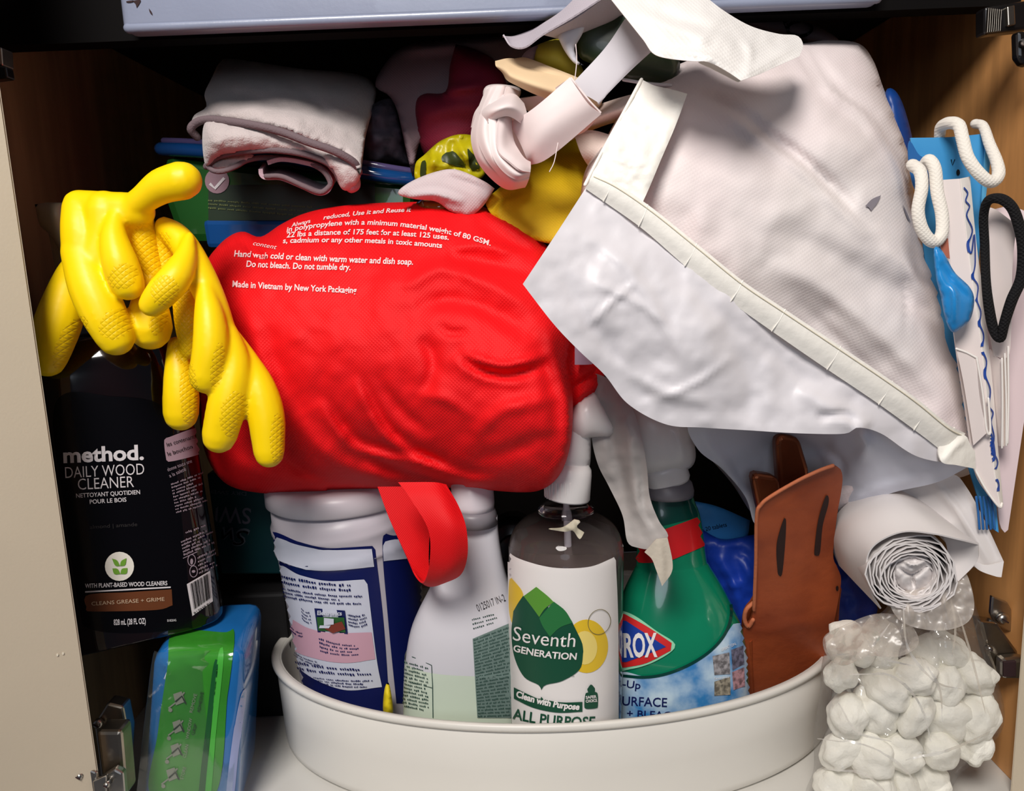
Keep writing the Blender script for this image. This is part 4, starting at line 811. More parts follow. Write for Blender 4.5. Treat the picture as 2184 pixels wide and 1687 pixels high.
wc2 = puff('white_cloth_flap', [(848, 412), (875, 388), (930, 366), (975, 362), (1030, 385), (1055, 402, 1), (1030, 440), (1000, 460), (960, 450), (930, 430), (880, 424)], .575, .006, .03, WCL, None, step=7, folds=[([(870, 418), (930, 414), (990, 432)], 7, .006), ([(940, 372), (1010, 395), (1040, 410)], 8, -.004)])
tag(wc2, 'white cloth flap lying on top of the red bag, left of the yellow bag', 'cloth')
jar = puff('amber_jar', [(885, 440), (900, 424), (940, 420), (985, 428), (1000, 445), (980, 460), (900, 460)], .60, .02, .02, mat('amber_glass', (120, 80, 8), .1, coat=1), None, step=6)
tag(jar, 'top of an amber jar peeking out above the red bag', 'jar')
YB_ = mat('yellow_nonwoven', (226, 186, 6), .7, weave=(.0016, .25, .8), var=(12, .08))
yb = puff('yellow_bag', [(1035, 430), (1060, 405), (1100, 370), (1150, 330), (1215, 280), (1262, 300), (1275, 360), (1255, 430), (1230, 500), (1180, 520), (1110, 500), (1060, 470)], [(1035, 430, .585), (1262, 300, .62), (1180, 520, .56), (1215, 280, .64), (1100, 370, .60)], .008, .05, YB_, None, step=9, folds=[([(1035, 455), (1080, 420), (1120, 400)], 9, -.006), ([(1060, 470), (1070, 440), (1090, 415)], 7, .005)])
tag(yb, 'bright yellow nonwoven bag between the white knot and the white tote', 'bag')
yb2 = puff('yellow_packet', [(1130, 110), (1155, 92), (1200, 85), (1235, 130), (1245, 165), (1220, 172), (1160, 150), (1135, 135)], .575, .02, .03, mat('yellow_packet', (205, 188, 60), .6, var=(12, .1)), None, step=7)
tag(yb2, 'small yellow packet beside the cream roll at the top', 'packet')
LILC = puff('lilac_cloth', [(1112, 125), (1128, 105), (1150, 98), (1142, 130), (1130, 148)], .57, .01, .02, mat('lilac_cloth', (160, 136, 150), .8), None, step=5)
tag(LILC, 'scrap of lilac cloth left of the small yellow packet', 'cloth')
CRM = mat('cream_cloth', (224, 196, 158), .75, var=(14, .08), spec=.2)
cr = thing('cream_cloth_roll', 'rolled cream cloth with pointed tip above the white knot', 'cloth', P(1150, 170, .62))
tube('roll', [(1100, 148, .57), (1120, 155, .56), (1170, 175, .55), (1225, 195, .55), (1260, 210, .56)], [24, 31, 32, 30, 26], CRM, cr, n=8, flat=.95)
loft('outer_wrap', [[(1056, 130, .565), (1085, 124, .565), (1110, 128, .56), (1160, 145, .548), (1220, 165, .54)], [(1058, 142, .555), (1078, 148, .542), (1095, 160, .535), (1150, 180, .527), (1215, 200, .53)], [(1072, 155, .56), (1080, 170, .545), (1100, 182, .54), (1150, 205, .535), (1215, 225, .535)]], CRM, cr, th=.001)
# grey-white cloth running up over the metal pan edge
GW = mat('grey_white_cloth', (188, 178, 186), .75, weave=(.0016, .2, .8), var=(20, .06))
gw = thing('grey_white_cloth', 'grey-white cloth sweeping up to the metal pan beside the dark green packet', 'cloth', P(1200, 60, .56))
loft('curled_edge', [[(1072, 75, .55), (1090, 100, .54), (1120, 103, .53), (1160, 75, .525), (1220, 40, .52), (1290, -5, .518)], [(1072, 80, .57), (1095, 80, .575), (1125, 70, .575), (1150, 58, .57), (1200, 25, .55), (1240, -15, .54)]], GW, gw, th=.001)
loft('hanging_panel', [[(1160, 75, .525), (1230, 38, .521), (1290, -5, .519), (1310, -20, .518)], [(1200, 85, .56), (1250, 75, .555), (1300, 45, .545), (1325, 20, .54)], [(1230, 90, .60), (1280, 80, .59), (1320, 60, .58), (1340, 40, .57)]], GW, gw, th=.001)
DG = mat('dark_green_packet', (30, 44, 26), .35, rgb2=(44, 56, 30), var=(16, .3), coat=.2)
dg = thing('dark_green_packet', 'dark green packet with torn white edge behind the white strap', 'packet', P(1330, 170, .60))
puff('packet_body', [(1232, 70), (1250, 40), (1330, 30), (1400, 60), (1450, 130), (1430, 178), (1400, 178), (1330, 170), (1270, 140), (1235, 120)], .552, .008, .03, DG, dg, step=9)
puff('torn_white_edge', [(1190, 80, 1), (1200, 58), (1250, 44, 1), (1243, 70), (1232, 90), (1225, 105), (1232, 130, 1), (1245, 140, 1), (1225, 135), (1205, 110)], .540, .004, .01, mat('torn_white', (214, 214, 222), .6), dg, step=5)
tube('pale_seam', [(1330, 170, .544), (1380, 178, .543), (1430, 182, .542)], 3.5, mat('torn_white', (214, 214, 222), .6), dg)
# ---- white knotted strap
KN = mat('satin_white', (236, 220, 218), .5, bump=(60, .15, .002), sheen=.2, spec=.4)
kt = thing('knotted_white_strap', 'white fabric strap tied in a fat knot over the yellow bag', 'strap', P(1130, 400, .55))
puff('knot_core', [(1010, 270), (1022, 228), (1055, 205), (1095, 207), (1118, 245), (1126, 290), (1132, 335), (1126, 378), (1108, 396), (1078, 394), (1050, 372), (1024, 333)], .56, .020, .03, KN, kt, step=7)
KP = [[(1035, 192), (1070, 182), (1108, 195)], [(1017, 238), (1052, 226), (1100, 222)], [(1004, 288), (1046, 280), (1092, 262)], [(1014, 336), (1054, 326), (1096, 298)], [(1042, 376), (1078, 356), (1108, 322)], [(1080, 404), (1104, 378), (1120, 338)], [(1120, 400), (1130, 375), (1132, 345)]]
KD = [(.560, .548, .560), (.546, .528, .540), (.543, .516, .530), (.540, .511, .527), (.540, .508, .524), (.541, .509, .522), (.548, .520, .528)]
def kpt(i, f):
    a_, b_, c_ = KP[i]; d_ = KD[i]; w0, w1, w2 = (1-f)*(1-2*f), 4*f*(1-f), f*(2*f-1)
    return (a_[0]*w0+b_[0]*w1+c_[0]*w2, a_[1]*w0+b_[1]*w1+c_[1]*w2, d_[0]*w0+d_[1]*w1+d_[2]*w2)
for n_, (f0, f1) in enumerate(((0, .34), (.20, .55), (.42, .78), (.66, 1.0))):
    rows_ = []
    for i_ in range(7):
        wob = .05*math.sin(i_*1.7+n_*2); p0, pm, p1 = kpt(i_, max(0, f0+wob*(n_ > 0))), kpt(i_, (f0+f1)/2+wob), kpt(i_, min(1, f1+wob*(n_ < 3)))
        e_ = .0012*n_; rows_.append([(p0[0], p0[1], p0[2]-.0035-e_), (pm[0], pm[1], pm[2]-.0025-e_), (p1[0], p1[1], p1[2]+.0035-e_)])
    loft('knot_pleat', rows_, KN, kt, th=.0012)
loft('knot_wrap', [[(1004, 272, .556), (1012, 240, .548), (1032, 212, .556)], [(1040, 262, .520), (1048, 232, .512), (1062, 204, .540)], [(1082, 248, .514), (1090, 224, .508), (1096, 200, .536)], [(1118, 268, .526), (1124, 245, .524), (1118, 220, .545)]], KN, kt, th=.002)
loft('strap_fold', [[(1088, 262, .535), (1110, 300, .53), (1125, 335, .53), (1128, 350, .54)], [(1140, 232, .515), (1150, 260, .512), (1160, 290, .512), (1170, 335, .52)], [(1216, 166, .51), (1235, 195, .508), (1255, 222, .508), (1281, 242, .512)]], KN, kt, th=.0012)
loft('strap_fold', [[(1216, 166, .511), (1235, 190, .510), (1258, 218, .510), (1281, 242, .513)], [(1160, 200, .54), (1190, 228, .535), (1215, 260, .535), (1240, 285, .54)], [(1090, 215, .57), (1130, 240, .57), (1150, 270, .57), (1170, 290, .57)]], KN, kt, th=.0012)
loft('strap_tail', [[(1215, 185, .535), (1270, 215, .532), (1275, 222, .532)], [(1290, 105, .53), (1330, 145, .525), (1340, 155, .525)], [(1335, 40, .518), (1385, 92, .512), (1395, 105, .512)]], mat('satin_grey', (206, 202, 208), .5, bump=(60, .1)), kt, th=.0012)
puff('knot_tail', [(1030, 200), (1040, 182), (1075, 180), (1110, 190), (1100, 215), (1060, 215), (1040, 230)], .60, .01, .02, KN, kt, step=6)
for i, (p, y) in enumerate((([(1226, 170), (1230, 130), (1228, 95)], .505), ([(1190, 305), (1182, 345), (1172, 366)], .512))):
    t = tube('loose_thread', [(a_, b_, y) for a_, b_ in p], 1.1, KN, kt, seg=6)
# cream folds right of the knot, part of the tote mouth lining
CF = mat('cream_nonwoven', (226, 206, 196), .7, weave=(.0016, .2, .8))
cfb = thing('pale_pink_cloth', 'pale pink cloth folds between the yellow bag and the white tote', 'cloth', P(1290, 350, .58))
loft('upper_fold', [[(1185, 290, .60), (1240, 240, .575), (1300, 215, .56), (1370, 195, .55)], [(1190, 300, .59), (1250, 262, .56), (1310, 240, .55), (1370, 225, .545)], [(1220, 300, .60), (1270, 275, .585), (1320, 260, .575), (1370, 260, .57)]], CF, cfb, th=.001)
loft('lower_fold', [[(1222, 280, .58), (1265, 278, .57), (1310, 290, .56), (1350, 300, .56)], [(1240, 330, .565), (1270, 330, .555), (1310, 330, .55), (1340, 330, .55)], [(1262, 365, .57), (1275, 370, .565), (1300, 370, .56), (1320, 370, .56)]], CF, cfb, th=.001)
dgb = puff('grey_printed_bag', [(1590, 40), (1650, 34), (1720, 48), (1770, 70), (1790, 92), (1740, 95), (1690, 80), (1630, 70)], .64, .01, .03, mat('grey_printed', (112, 104, 116), .6, var=(20, .2)), None, step=7)
tag(dgb, 'grey bag with a black ring print behind the top of the white tote', 'bag')
decal('ring_print', [pline(ell(1705, 62, 26, 14, 20), 6, True), pline([(1672, 45), (1680, 62), (1676, 78)], 8)], dgb, LABK, dgb, .0008)
# ================================================================ big red bag
RED = mat('red_nonwoven', (236, 14, 22), .62, spec=.3, weave=(.0017, .35, .8), var=(10, .06), bump=(35, .12, .003))
RDK = mat('red_lining', (196, 10, 24), .7, spec=.2)
rbg = thing('red_bag', 'stuffed red nonwoven bag with white care instructions, lying on the canister and bottles', 'bag', P(800, 1050, .60))
out_red = [(438, 566), (462, 528), (492, 502), (520, 494), (556, 505), (600, 478), (650, 455), (720, 440), (830, 432), (980, 432), (1060, 452), (1120, 484), (1180, 540), (1230, 620), (1235, 690), (1215, 760), (1222, 860), (1216, 950), (1195, 1010), (1160, 1042), (1110, 1050), (1000, 1042), (900, 1040), (760, 1046), (650, 1052), (560, 1052), (480, 1030), (436, 960), (424, 850), (430, 720), (428, 640)]
fr_ = [([(500, 500), (548, 545), (575, 555)], 9, -.008), ([(470, 560), (510, 530), (560, 540), (590, 520)], 9, .004), ([(446, 620), (470, 680), (480, 760)], 20, -.008),
    ([(860, 620), (900, 590), (949, 574), (1030, 600), (1145, 660)], 17, .0075), ([(885, 655), (960, 640), (1050, 665), (1140, 720)], 20, -.0075),
    ([(980, 748), (1020, 766), (1070, 778), (1120, 770), (1178, 750)], 9, .006), ([(985, 770), (1030, 792), (1090, 800), (1175, 778)], 11, -.008), ([(960, 760), (1000, 790), (1060, 812), (1120, 815)], 10, .004),
    ([(965, 528), (1030, 524), (1152, 550)], 8, .006), ([(950, 552), (1040, 560), (1140, 590)], 18, -.009), ([(1000, 438), (1091, 488), (1170, 545)], 10, .006), ([(1010, 470), (1090, 520), (1140, 545)], 14, -.005),
    ([(690, 850), (720, 905), (771, 952), (878, 977), (960, 990)], 14, .0075, 's'), ([(764, 803), (790, 860), (830, 925), (900, 975), (985, 1010), (1060, 1020)], 14, .008, 's'),
    ([(735, 930), (800, 985), (900, 1020), (1000, 1030)], 13, -.007), ([(640, 900), (690, 960), (760, 1005), (880, 1030)], 16, .006), ([(800, 800), (850, 870), (920, 930)], 14, -.005),
    ([(900, 720), (925, 770), (905, 840)], 16, -.006), ([(890, 840), (950, 850), (1010, 890)], 12, .004), ([(1010, 930), (1060, 880), (1120, 860), (1190, 850)], 16, .005), ([(1000, 980), (1090, 960), (1180, 930)], 18, -.004),
    ([(1165, 690), (1190, 790), (1210, 880), (1205, 960), (1170, 1020)], 10, .006), ([(1140, 700), (1165, 800), (1185, 890), (1175, 960)], 14, -.004), ([(560, 700), (600, 800), (650, 880)], 26, -.006), ([(520, 640), (560, 760), (590, 900)], 22, .005),
    ([(930, 690), (960, 710), (1000, 705)], 8, -.004), ([(850, 560), (820, 640), (830, 720)], 30, .003), ([(470, 960), (560, 1010), (700, 1040)], 18, .005), ([(560, 930), (640, 1000), (720, 1030)], 12, -.005)]
V, F = puffmesh(out_red, [(440, 600, .590), (450, 950, .60), (800, 440, .62), (1050, 455, .60), (800, 1046, .60), (1160, 1040, .535), (1230, 650, .560), (1215, 860, .530), (800, 750, .595)], .085, .055, 9, fr_, [(80, .0018, 1), (26, .0006, 2)], .9)
rb_ = mk('bag_body', V, F, RED, rbg)
puff('gathered_end', [(1160, 640), (1200, 680), (1235, 720), (1270, 760), (1289, 795), (1275, 838), (1250, 870), (1225, 895), (1212, 860), (1205, 800), (1180, 720)], .555, .020, .03, RED, rbg, step=6,
     folds=[([(1178, 680), (1205, 760), (1215, 850), (1223, 862)], 6, .006), ([(1215, 830), (1245, 810), (1288, 775)], 6, -.006), ([(1220, 855), (1250, 835), (1280, 815)], 6, .005), ([(1195, 700), (1225, 740), (1235, 790)], 9, -.004)])
LIN = mat('pale_lining', (226, 186, 190), .6, rgb2=(210, 120, 130), var=(260, .3))
sheet('pale_inside', [(1214, 895), (1262, 862, 1), (1256, 900), (1240, 935), (1222, 966, 1), (1216, 930)], .548, LIN, rbg, step=7, label='pale inner side')
sheet('sewn_tag', [(1226, 728, 1), (1240, 740), (1270, 770, 1), (1262, 777), (1226, 778, 1)], .528, mat('tag_lilac', (205, 180, 205), .6), rbg, step=7, label='pale lilac tag')
STR = mat('red_strap', (222, 12, 20), .6, weave=(.0012, .3, .8), spec=.3)
loft('strap_handle', [[(805, 1038, .545), (870, 1038, .548), (930, 1042, .552)], [(830, 1105, .540), (885, 1090, .545), (925, 1080, .550)], [(862, 1175, .535), (890, 1165, .54), (915, 1160, .545)],
    [(888, 1226, .528), (905, 1240, .53), (922, 1236, .535)], [(905, 1238, .512), (935, 1242, .515), (975, 1228, .52)], [(917, 1195, .500), (960, 1205, .50), (994, 1190, .505)], [(915, 1130, .498), (960, 1130, .495), (994, 1135, .500)], [(880, 1070, .505), (940, 1070, .503), (978, 1085, .507)], [(850, 1030, .515), (920, 1030, .512), (950, 1035, .515)]], STR, rbg, th=.0012, nu=8, nv=6)
RW = mat('red_bag_print', (250, 214, 214), .6)
lines = [('reduced, Use it and Reuse it', 690, 470, 878, 453, 9, -3, .3), ('Always', 622, 486, 664, 476, 8, 0, .3),
         ('in polypropylene with a minimum material weight of 80 GSM.', 612, 497, 1046, 526, 11, -29, .1), ('22 lbs a distance of 175 feet for at least 125 uses.', 612, 508, 957, 513, 11, -9, .1),
         ('s, cadmium or any other metals in toxic amounts', 604, 520, 943, 530, 11, -6, .1), ('Hand wash cold or clean with warm water and dish soap.', 500, 548, 881, 566, 13, 1, .1),
         ('Do not bleach. Do not tumble dry.', 526, 570, 748, 577, 13, 1, .1), ('Made in Vietnam by New York Packaging', 497, 612, 761, 626, 13, 1, 0)]
for s, x0, y0, x1, y1, h_, sg_, sh in lines: decal('print_line', [T(s, x0, y0, x1, y1, h_, bold=.02, sag=sg_, shear=sh)], rb_, RW, rbg, .0006)
decal('print_line', [T('content', 540, 524, 590, 533, 9, shear=.3)], rb_, RW, rbg, .0006)
# ================================================================ frosted thin bag between the bottles
FRO = mat('frosted_film', (196, 190, 186), .45, transl=.25, bump=(50, .3, .003)); 
fz = thing('frosted_film_bag', 'limp frosted plastic film hanging between the clear and green bottles, torn tip at its end', 'bag', P(1380, 1240, .54))
sheet('film', [(1255, 800), (1310, 815), (1345, 862), (1368, 930), (1380, 1000), (1386, 1060), (1405, 1110), (1425, 1145), (1392, 1170), (1360, 1168), (1338, 1155), (1328, 1100), (1300, 1040), (1275, 990), (1262, 930), (1270, 880)], [(1255, 800, .545), (1345, 862, .53), (1380, 1000, .525), (1270, 950, .548), (1300, 1040, .55), (1420, 1145, .520), (1330, 1150, .535)], FRO, fz, step=7,
      folds=[([(1320, 850), (1345, 950), (1355, 1050), (1390, 1140)], 13, .005), ([(1290, 880), (1310, 960), (1335, 1060)], 12, -.005), ([(1370, 1000), (1372, 1080), (1398, 1130)], 7, -.003)], noise=[(40, .002, 4)])
sheet('torn_tip', [(1375, 1178, 1), (1400, 1150, 1), (1424, 1148, 1), (1434, 1195), (1432, 1222), (1412, 1250, 1), (1404, 1228), (1398, 1212), (1390, 1192)], [(1400, 1150, .518), (1412, 1245, .515), (1434, 1195, .518), (1375, 1178, .517)], mat('torn_paper', (196, 186, 170), .75, bump=(220, .5)), fz, step=6, folds=[([(1405, 1150), (1412, 1200), (1412, 1245)], 7, .002)])
# ================================================================ big white tote
TO = mat('tote_nonwoven', (232, 224, 222), .6, weave=(.0021, .14, .5), spec=.35, rgb2=(228, 214, 214), var=(7, .1), transl=.06)
TP = mat('tote_laminate', (226, 222, 226), .42, spec=.5, bump=[(18, .08, .006), (90, .10, .002)], transl=.08)
TH_ = mat('tote_hem', (238, 234, 226), .45, bump=[(140, .3, .002)], spec=.4)
tt = thing('white_tote_bag', 'large white nonwoven tote bag filling the upper right of the cabinet, mouth flap folded down', 'bag', P(1750, 1060, .58))
bo = [(1240, 400), (1290, 300), (1350, 200), (1420, 150), (1520, 110), (1620, 75), (1690, 78), (1712, 92), (1760, 86), (1830, 92), (1862, 128), (1885, 190), (1915, 260), (1940, 340), (1950, 420), (1975, 520), (2005, 620), (2035, 720), (2055, 800), (2070, 900), (2080, 1000), (2000, 1028), (1900, 1052), (1800, 1100), (1700, 1130), (1620, 1112), (1560, 1030), (1500, 960), (1460, 900), (1350, 820), (1250, 650)]
bf_ = [([(1712, 92), (1745, 150), (1790, 200), (1850, 245), (1900, 320), (1940, 400)], 14, .008, 's'), ([(1700, 100), (1738, 160), (1760, 190)], 10, -.008), ([(1470, 205), (1560, 240), (1640, 300), (1720, 360), (1800, 440), (1860, 500)], 16, .009, 's'),
       ([(1560, 270), (1660, 320), (1760, 400), (1830, 430)], 30, -.007), ([(1700, 170), (1760, 260), (1850, 330), (1920, 420)], 34, .006), ([(1650, 480), (1800, 560), (1960, 660), (2040, 780)], 30, -.008), ([(1640, 560), (1760, 620), (1900, 730), (2040, 880)], 26, .007),
       ([(1700, 640), (1800, 740), (1950, 880)], 14, -.004), ([(1940, 420), (1980, 560), (2010, 700)], 10, .004), ([(1925, 560), (1935, 640), (1930, 720)], 5, -.003), ([(1880, 520), (1960, 600), (2000, 700)], 14, .004), ([(1500, 940), (1560, 1010), (1600, 1100)], 7, .004), ([(1560, 930), (1700, 970), (1850, 960)], 26, -.012), ([(1700, 1090), (1850, 1030), (2060, 1000)], 12, .004)]
V, F = puffmesh(bo, [(1240, 400, .56), (1520, 110, .59), (1830, 95, .61), (1950, 420, .585), (2070, 900, .545), (2080, 1000, .540), (1800, 1100, .565), (1600, 1100, .62), (1460, 900, .62), (1650, 500, .585), (1600, 1000, .65), (1700, 1020, .635), (1500, 850, .61)], .084, .055, 11, bf_, [(160, .004, 7), (60, .0007, 8), (18, .0002, 9)], .8)
tb_ = mk('bag_body', V, F, TO, tt)
decal('grey_print', [pfill([(1843, 440, 1), (1858, 425), (1877, 417, 1), (1870, 432), (1856, 450, 1), (1850, 442)], 4)], tb_, mat('tote_grey_print', (138, 132, 140), .5), tt, .0008)
decal('grey_print', [pfill([(1922, 435, 1), (1930, 450), (1940, 475, 1), (1932, 465)], 4)], tb_, mat('tote_grey_print', (138, 132, 140), .5), tt, .0008)
# mouth flap folded toward the room
fo = [(1250, 400, 1), (1182, 505), (1115, 606, 1), (1180, 690), (1235, 748), (1290, 800), (1340, 862), (1420, 905), (1500, 912), (1600, 918), (1700, 924), (1800, 925), (1830, 912), (1880, 925), (1960, 975), (2075, 995, 1), (2010, 955), (1930, 890), (1860, 845), (1750, 770), (1640, 695), (1560, 635), (1470, 560), (1375, 475)]
sheet('mouth_flap', fo, [(1115, 606, .456), (1250, 400, .480), (1375, 475, .480), (1640, 695, .480), (1860, 845, .480), (2075, 995, .496), (1290, 800, .466), (1420, 905, .472), (1600, 918, .474), (1800, 925, .474), (1500, 720, .464), (1300, 600, .462)], TP, tt, step=9,
      folds=[([(1205, 480), (1330, 560), (1420, 700), (1480, 800)], 16, .003), ([(1260, 600), (1350, 640), (1420, 690)], 9, .0022), ([(1180, 560), (1280, 720), (1400, 860)], 20, -.003), ([(1530, 700), (1600, 800), (1580, 900)], 26, -.004), ([(1290, 760), (1400, 830), (1520, 860)], 14, .003), ([(1350, 870), (1480, 820), (1560, 760)], 9, .002), ([(1250, 700), (1310, 640), (1360, 600)], 7, .002), ([(1700, 830), (1820, 900), (1850, 920)], 20, .005), ([(1740, 890), (1800, 885), (1830, 905)], 9, -.006), ([(1400, 520), (1500, 640), (1650, 760), (1800, 860)], 18, -.0025)], noise=[(90, .0018, 21), (34, .0005, 22), (12, .00015, 23)])
sheet('lower_flap', [(1470, 905), (1560, 912), (1700, 916), (1830, 900), (1900, 915), (2075, 990, 1), (2000, 1028), (1900, 1052), (1800, 1092), (1720, 1100), (1640, 1112), (1610, 1118), (1590, 1060), (1540, 1000), (1490, 960)], [(1470, 905, .530), (1700, 916, .535), (1830, 900, .500), (2075, 990, .500), (1800, 1092, .548), (1610, 1118, .560), (1540, 1000, .556), (1690, 1000, .566), (1950, 1000, .505), (1850, 980, .510)], mat('tote_shaded_laminate', (214, 216, 228), .35, bump=[(18, .08, .006), (90, .1)], transl=.05), tt, step=9,  # cooler, darker laminate copy; shade below the mouth flap is in its colour
      folds=[([(1505, 925), (1560, 1010), (1615, 1080)], 7, .004), ([(1830, 920), (1850, 950), (1830, 985)], 14, .006), ([(1750, 950), (1790, 980), (1800, 1020)], 8, -.004), ([(1760, 1090), (1850, 1050), (1960, 1020)], 10, .003), ([(1620, 940), (1700, 960), (1780, 950)], 16, -.006)], noise=[(60, .0018, 31), (24, .0004, 32)])
hp = [(1248, 402), (1300, 438), (1375, 492), (1470, 575), (1560, 645), (1640, 702), (1750, 778), (1860, 852), (1930, 902), (2000, 955), (2030, 985)]
hq = [(1262, 378), (1312, 405), (1388, 458), (1488, 540), (1578, 612), (1660, 668), (1770, 742), (1880, 816), (1950, 866), (2015, 918), (2050, 940)]
hy = [.478, .477, .476, .474, .474, .475, .476, .478, .481, .487, .495]
hq = [(a_[0]+.35*(a_[0]-b_[0])+2, a_[1]+.35*(a_[1]-b_[1])) for a_, b_ in zip(hq, hp)]
mid = [((a_[0]+b_[0])/2, (a_[1]+b_[1])/2) for a_, b_ in zip(hp, hq)]
rows = [[(p_[0], p_[1], y_), (m_[0], m_[1], y_-.0022), (q_[0], q_[1], y_-.0012)] for p_, q_, m_, y_ in zip(hp, hq, mid, hy)]
loft('mouth_hem', rows, TH_, tt, th=.0022, nu=9, nv=5)
for i in range(9):
    t_ = (i+.7)/9.3*10; j = int(t_); f_ = t_-j; g_ = lambda A_, k: A_[j][k]*(1-f_)+A_[j+1][k]*f_
    yy = hy[j]*(1-f_)+hy[j+1]*f_
    tube('hem_crease', [(g_(hp, 0), g_(hp, 1), yy-.001), (g_(mid, 0)+2, g_(mid, 1), yy-.0020), (g_(hq, 0), g_(hq, 1), yy-.001)], 1.6, TH_, tt, seg=6, n=3)
tube('stitch_line', [(q_[0]-2, q_[1]+7, y_-.0020) for q_, y_ in zip(hq, hy)], 1.3, mat('stitch_cream', (226, 218, 196), .6), tt, seg=6)
sheet('corner_tab', [(2004, 950), (2030, 922), (2060, 930), (2068, 945), (2080, 965, 1), (2081, 1000, 1), (2040, 992), (2008, 985)], [(2004, 950, .487), (2060, 930, .492), (2081, 1000, .494), (2030, 985, .484)], TH_, tt, step=6, folds=[([(2010, 985), (2035, 955), (2060, 935)], 7, .003)], th=.0015)
sheet('side_hem', [(1370, 170, 1), (1395, 182), (1430, 190), (1466, 200, 1), (1440, 270), (1410, 340), (1385, 400), (1362, 450, 1), (1310, 420), (1248, 392, 1), (1280, 330), (1325, 250)], [(1370, 170, .520), (1466, 200, .505), (1362, 450, .480), (1248, 392, .484), (1330, 300, .492)], TH_, tt, step=7,
      folds=[([(1466, 205), (1415, 330), (1372, 440)], 6, -.002), ([(1290, 330), (1350, 350), (1400, 350)], 5, .0015), ([(1330, 260), (1380, 270), (1430, 260)], 5, .0015), ([(1275, 380), (1320, 380), (1370, 400)], 4, .0012)], noise=[(30, .0012, 41), (12, .0005, 42)], th=.0015)
tube('side_edge', [(1368, 170, .519), (1325, 250, .503), (1282, 328, .491), (1248, 394, .483)], 4, TH_, tt, seg=8)
# top flap hanging from the pan
tf = [(1288, -20, 1), (1490, -20, 1), (1540, 20), (1600, 55), (1660, 72), (1700, 76), (1713, 96), (1705, 120, 1), (1660, 140), (1620, 158), (1580, 172, 1), (1550, 152), (1510, 132), (1470, 130), (1400, 118), (1372, 85), (1340, 45)]
sheet('top_flap', tf, [(1288, -10, .505), (1490, -10, .51), (1400, 118, .475), (1580, 172, .458), (1705, 110, .50), (1700, 76, .52), (1500, 80, .47)], mat('tote_top', (236, 232, 228), .5, bump=[(30, .3, .004)], weave=(.0021, .2, .5), transl=.06), tt, step=8,
      folds=[([(1330, 10), (1430, 60), (1520, 90)], 14, .004), ([(1400, 110), (1500, 118), (1576, 160)], 6, .003), ([(1580, 165), (1640, 130), (1700, 95)], 12, .004), ([(1400, 20), (1480, 50), (1600, 75)], 12, -.004), ([(1570, 70), (1600, 110), (1590, 160)], 8, .003)], noise=[(40, .0015, 51)])
sheet('flap_underside', [(1490, 132), (1530, 135), (1580, 168, 1), (1575, 175), (1545, 160), (1515, 145)], .475, TH_, tt, step=5)
# ================================================================ leather sheath and the bronze tool in it
LEA = mat('russet_leather', (168, 80, 42), .5, rgb2=(140, 62, 32), var=(22, .25), bump=[(160, .25, .0012), (700, .15, .0006)], spec=.4)
LED = mat('leather_edge', (196, 112, 74), .7, bump=(300, .4)); LEK = mat('leather_slot', (40, 16, 12), .7)
ls = thing('leather_sheath', 'russet leather sheath with two dark slots standing in the right of the bin', 'sheath', P(1680, 1455, .53))
so = [(1614, 1094), (1622, 1078), (1640, 1062), (1685, 1035), (1746, 1006), (1775, 994), (1792, 1000), (1797, 1020), (1794, 1050), (1785, 1102), (1777, 1183), (1786, 1210), (1794, 1236), (1787, 1285), (1775, 1346), (1764, 1400), (1752, 1520, 1), (1600, 1520, 1), (1596, 1456), (1590, 1400), (1584, 1356), (1592, 1335), (1604, 1318), (1610, 1261), (1614, 1163)]
ys = lambda y_: .500+(y_-1000)/455*.098
yl = [(1614, 1100, ys(1100)), (1790, 1000, ys(1000)+.005), (1777, 1183, ys(1183)+.004), (1754, 1500, ys(1500)+.004), (1600, 1500, ys(1500)), (1610, 1261, ys(1261)+.003), (1690, 1200, ys(1200)-.003), (1690, 1350, ys(1350)-.002)]
lsb = sheet('front_leather', so, yl, LEA, ls, step=8, th=.0035, folds=[([(1620, 1100), (1660, 1070), (1740, 1020), (1785, 1008)], 7, -.0006), ([(1600, 1340), (1640, 1345), (1700, 1330), (1770, 1330)], 10, .001)])
tube('burnished_edge', [(1608, 1300, ys(1300)), (1612, 1200, ys(1200)), (1614, 1100, ys(1100)), (1624, 1076, ys(1076)), (1644, 1059, ys(1059)), (1700, 1026, ys(1026)), (1746, 1004, ys(1004)+.001), (1776, 993, ys(993)+.002)], 4, LED, ls, seg=8)
sheet('back_leather', [(1604, 1281), (1640, 1240), (1780, 1240), (1790, 1300), (1770, 1520, 1), (1590, 1520, 1), (1584, 1330)], [(1604, 1281, ys(1281)+.014), (1780, 1240, ys(1240)+.014), (1770, 1520, ys(1520)+.014), (1590, 1520, ys(1520)+.014)], LEA, ls, step=12, th=.003)
tube('belt_loop', [(1606, 1286, ys(1286)+.004), (1592, 1300, ys(1300)+.002), (1588, 1320, ys(1320)+.002), (1596, 1336, ys(1336)+.001), (1606, 1322, ys(1322))], 4.5, LED, ls, seg=10)
for i, x in enumerate((1588, 1594, 1600)): loft('stacked_edge', [[(x, 1362+i*2, ys(1362)+.009-.003*i), (x+3, 1420, ys(1420)+.009-.003*i), (x+8, 1510, ys(1510)+.009-.003*i)], [(x+5, 1360+i*2, ys(1362)+.007-.003*i), (x+8, 1420, ys(1420)+.007-.003*i), (x+13, 1510, ys(1510)+.007-.003*i)]], LED if i % 2 else LEA, ls, th=.002)
decal('slot', [pfill([(1670, 1108), (1676, 1110), (1674, 1160), (1668, 1222), (1661, 1226), (1658, 1215), (1656, 1160)], 5)], lsb, LEK, ls, .0005, label='dark slot')
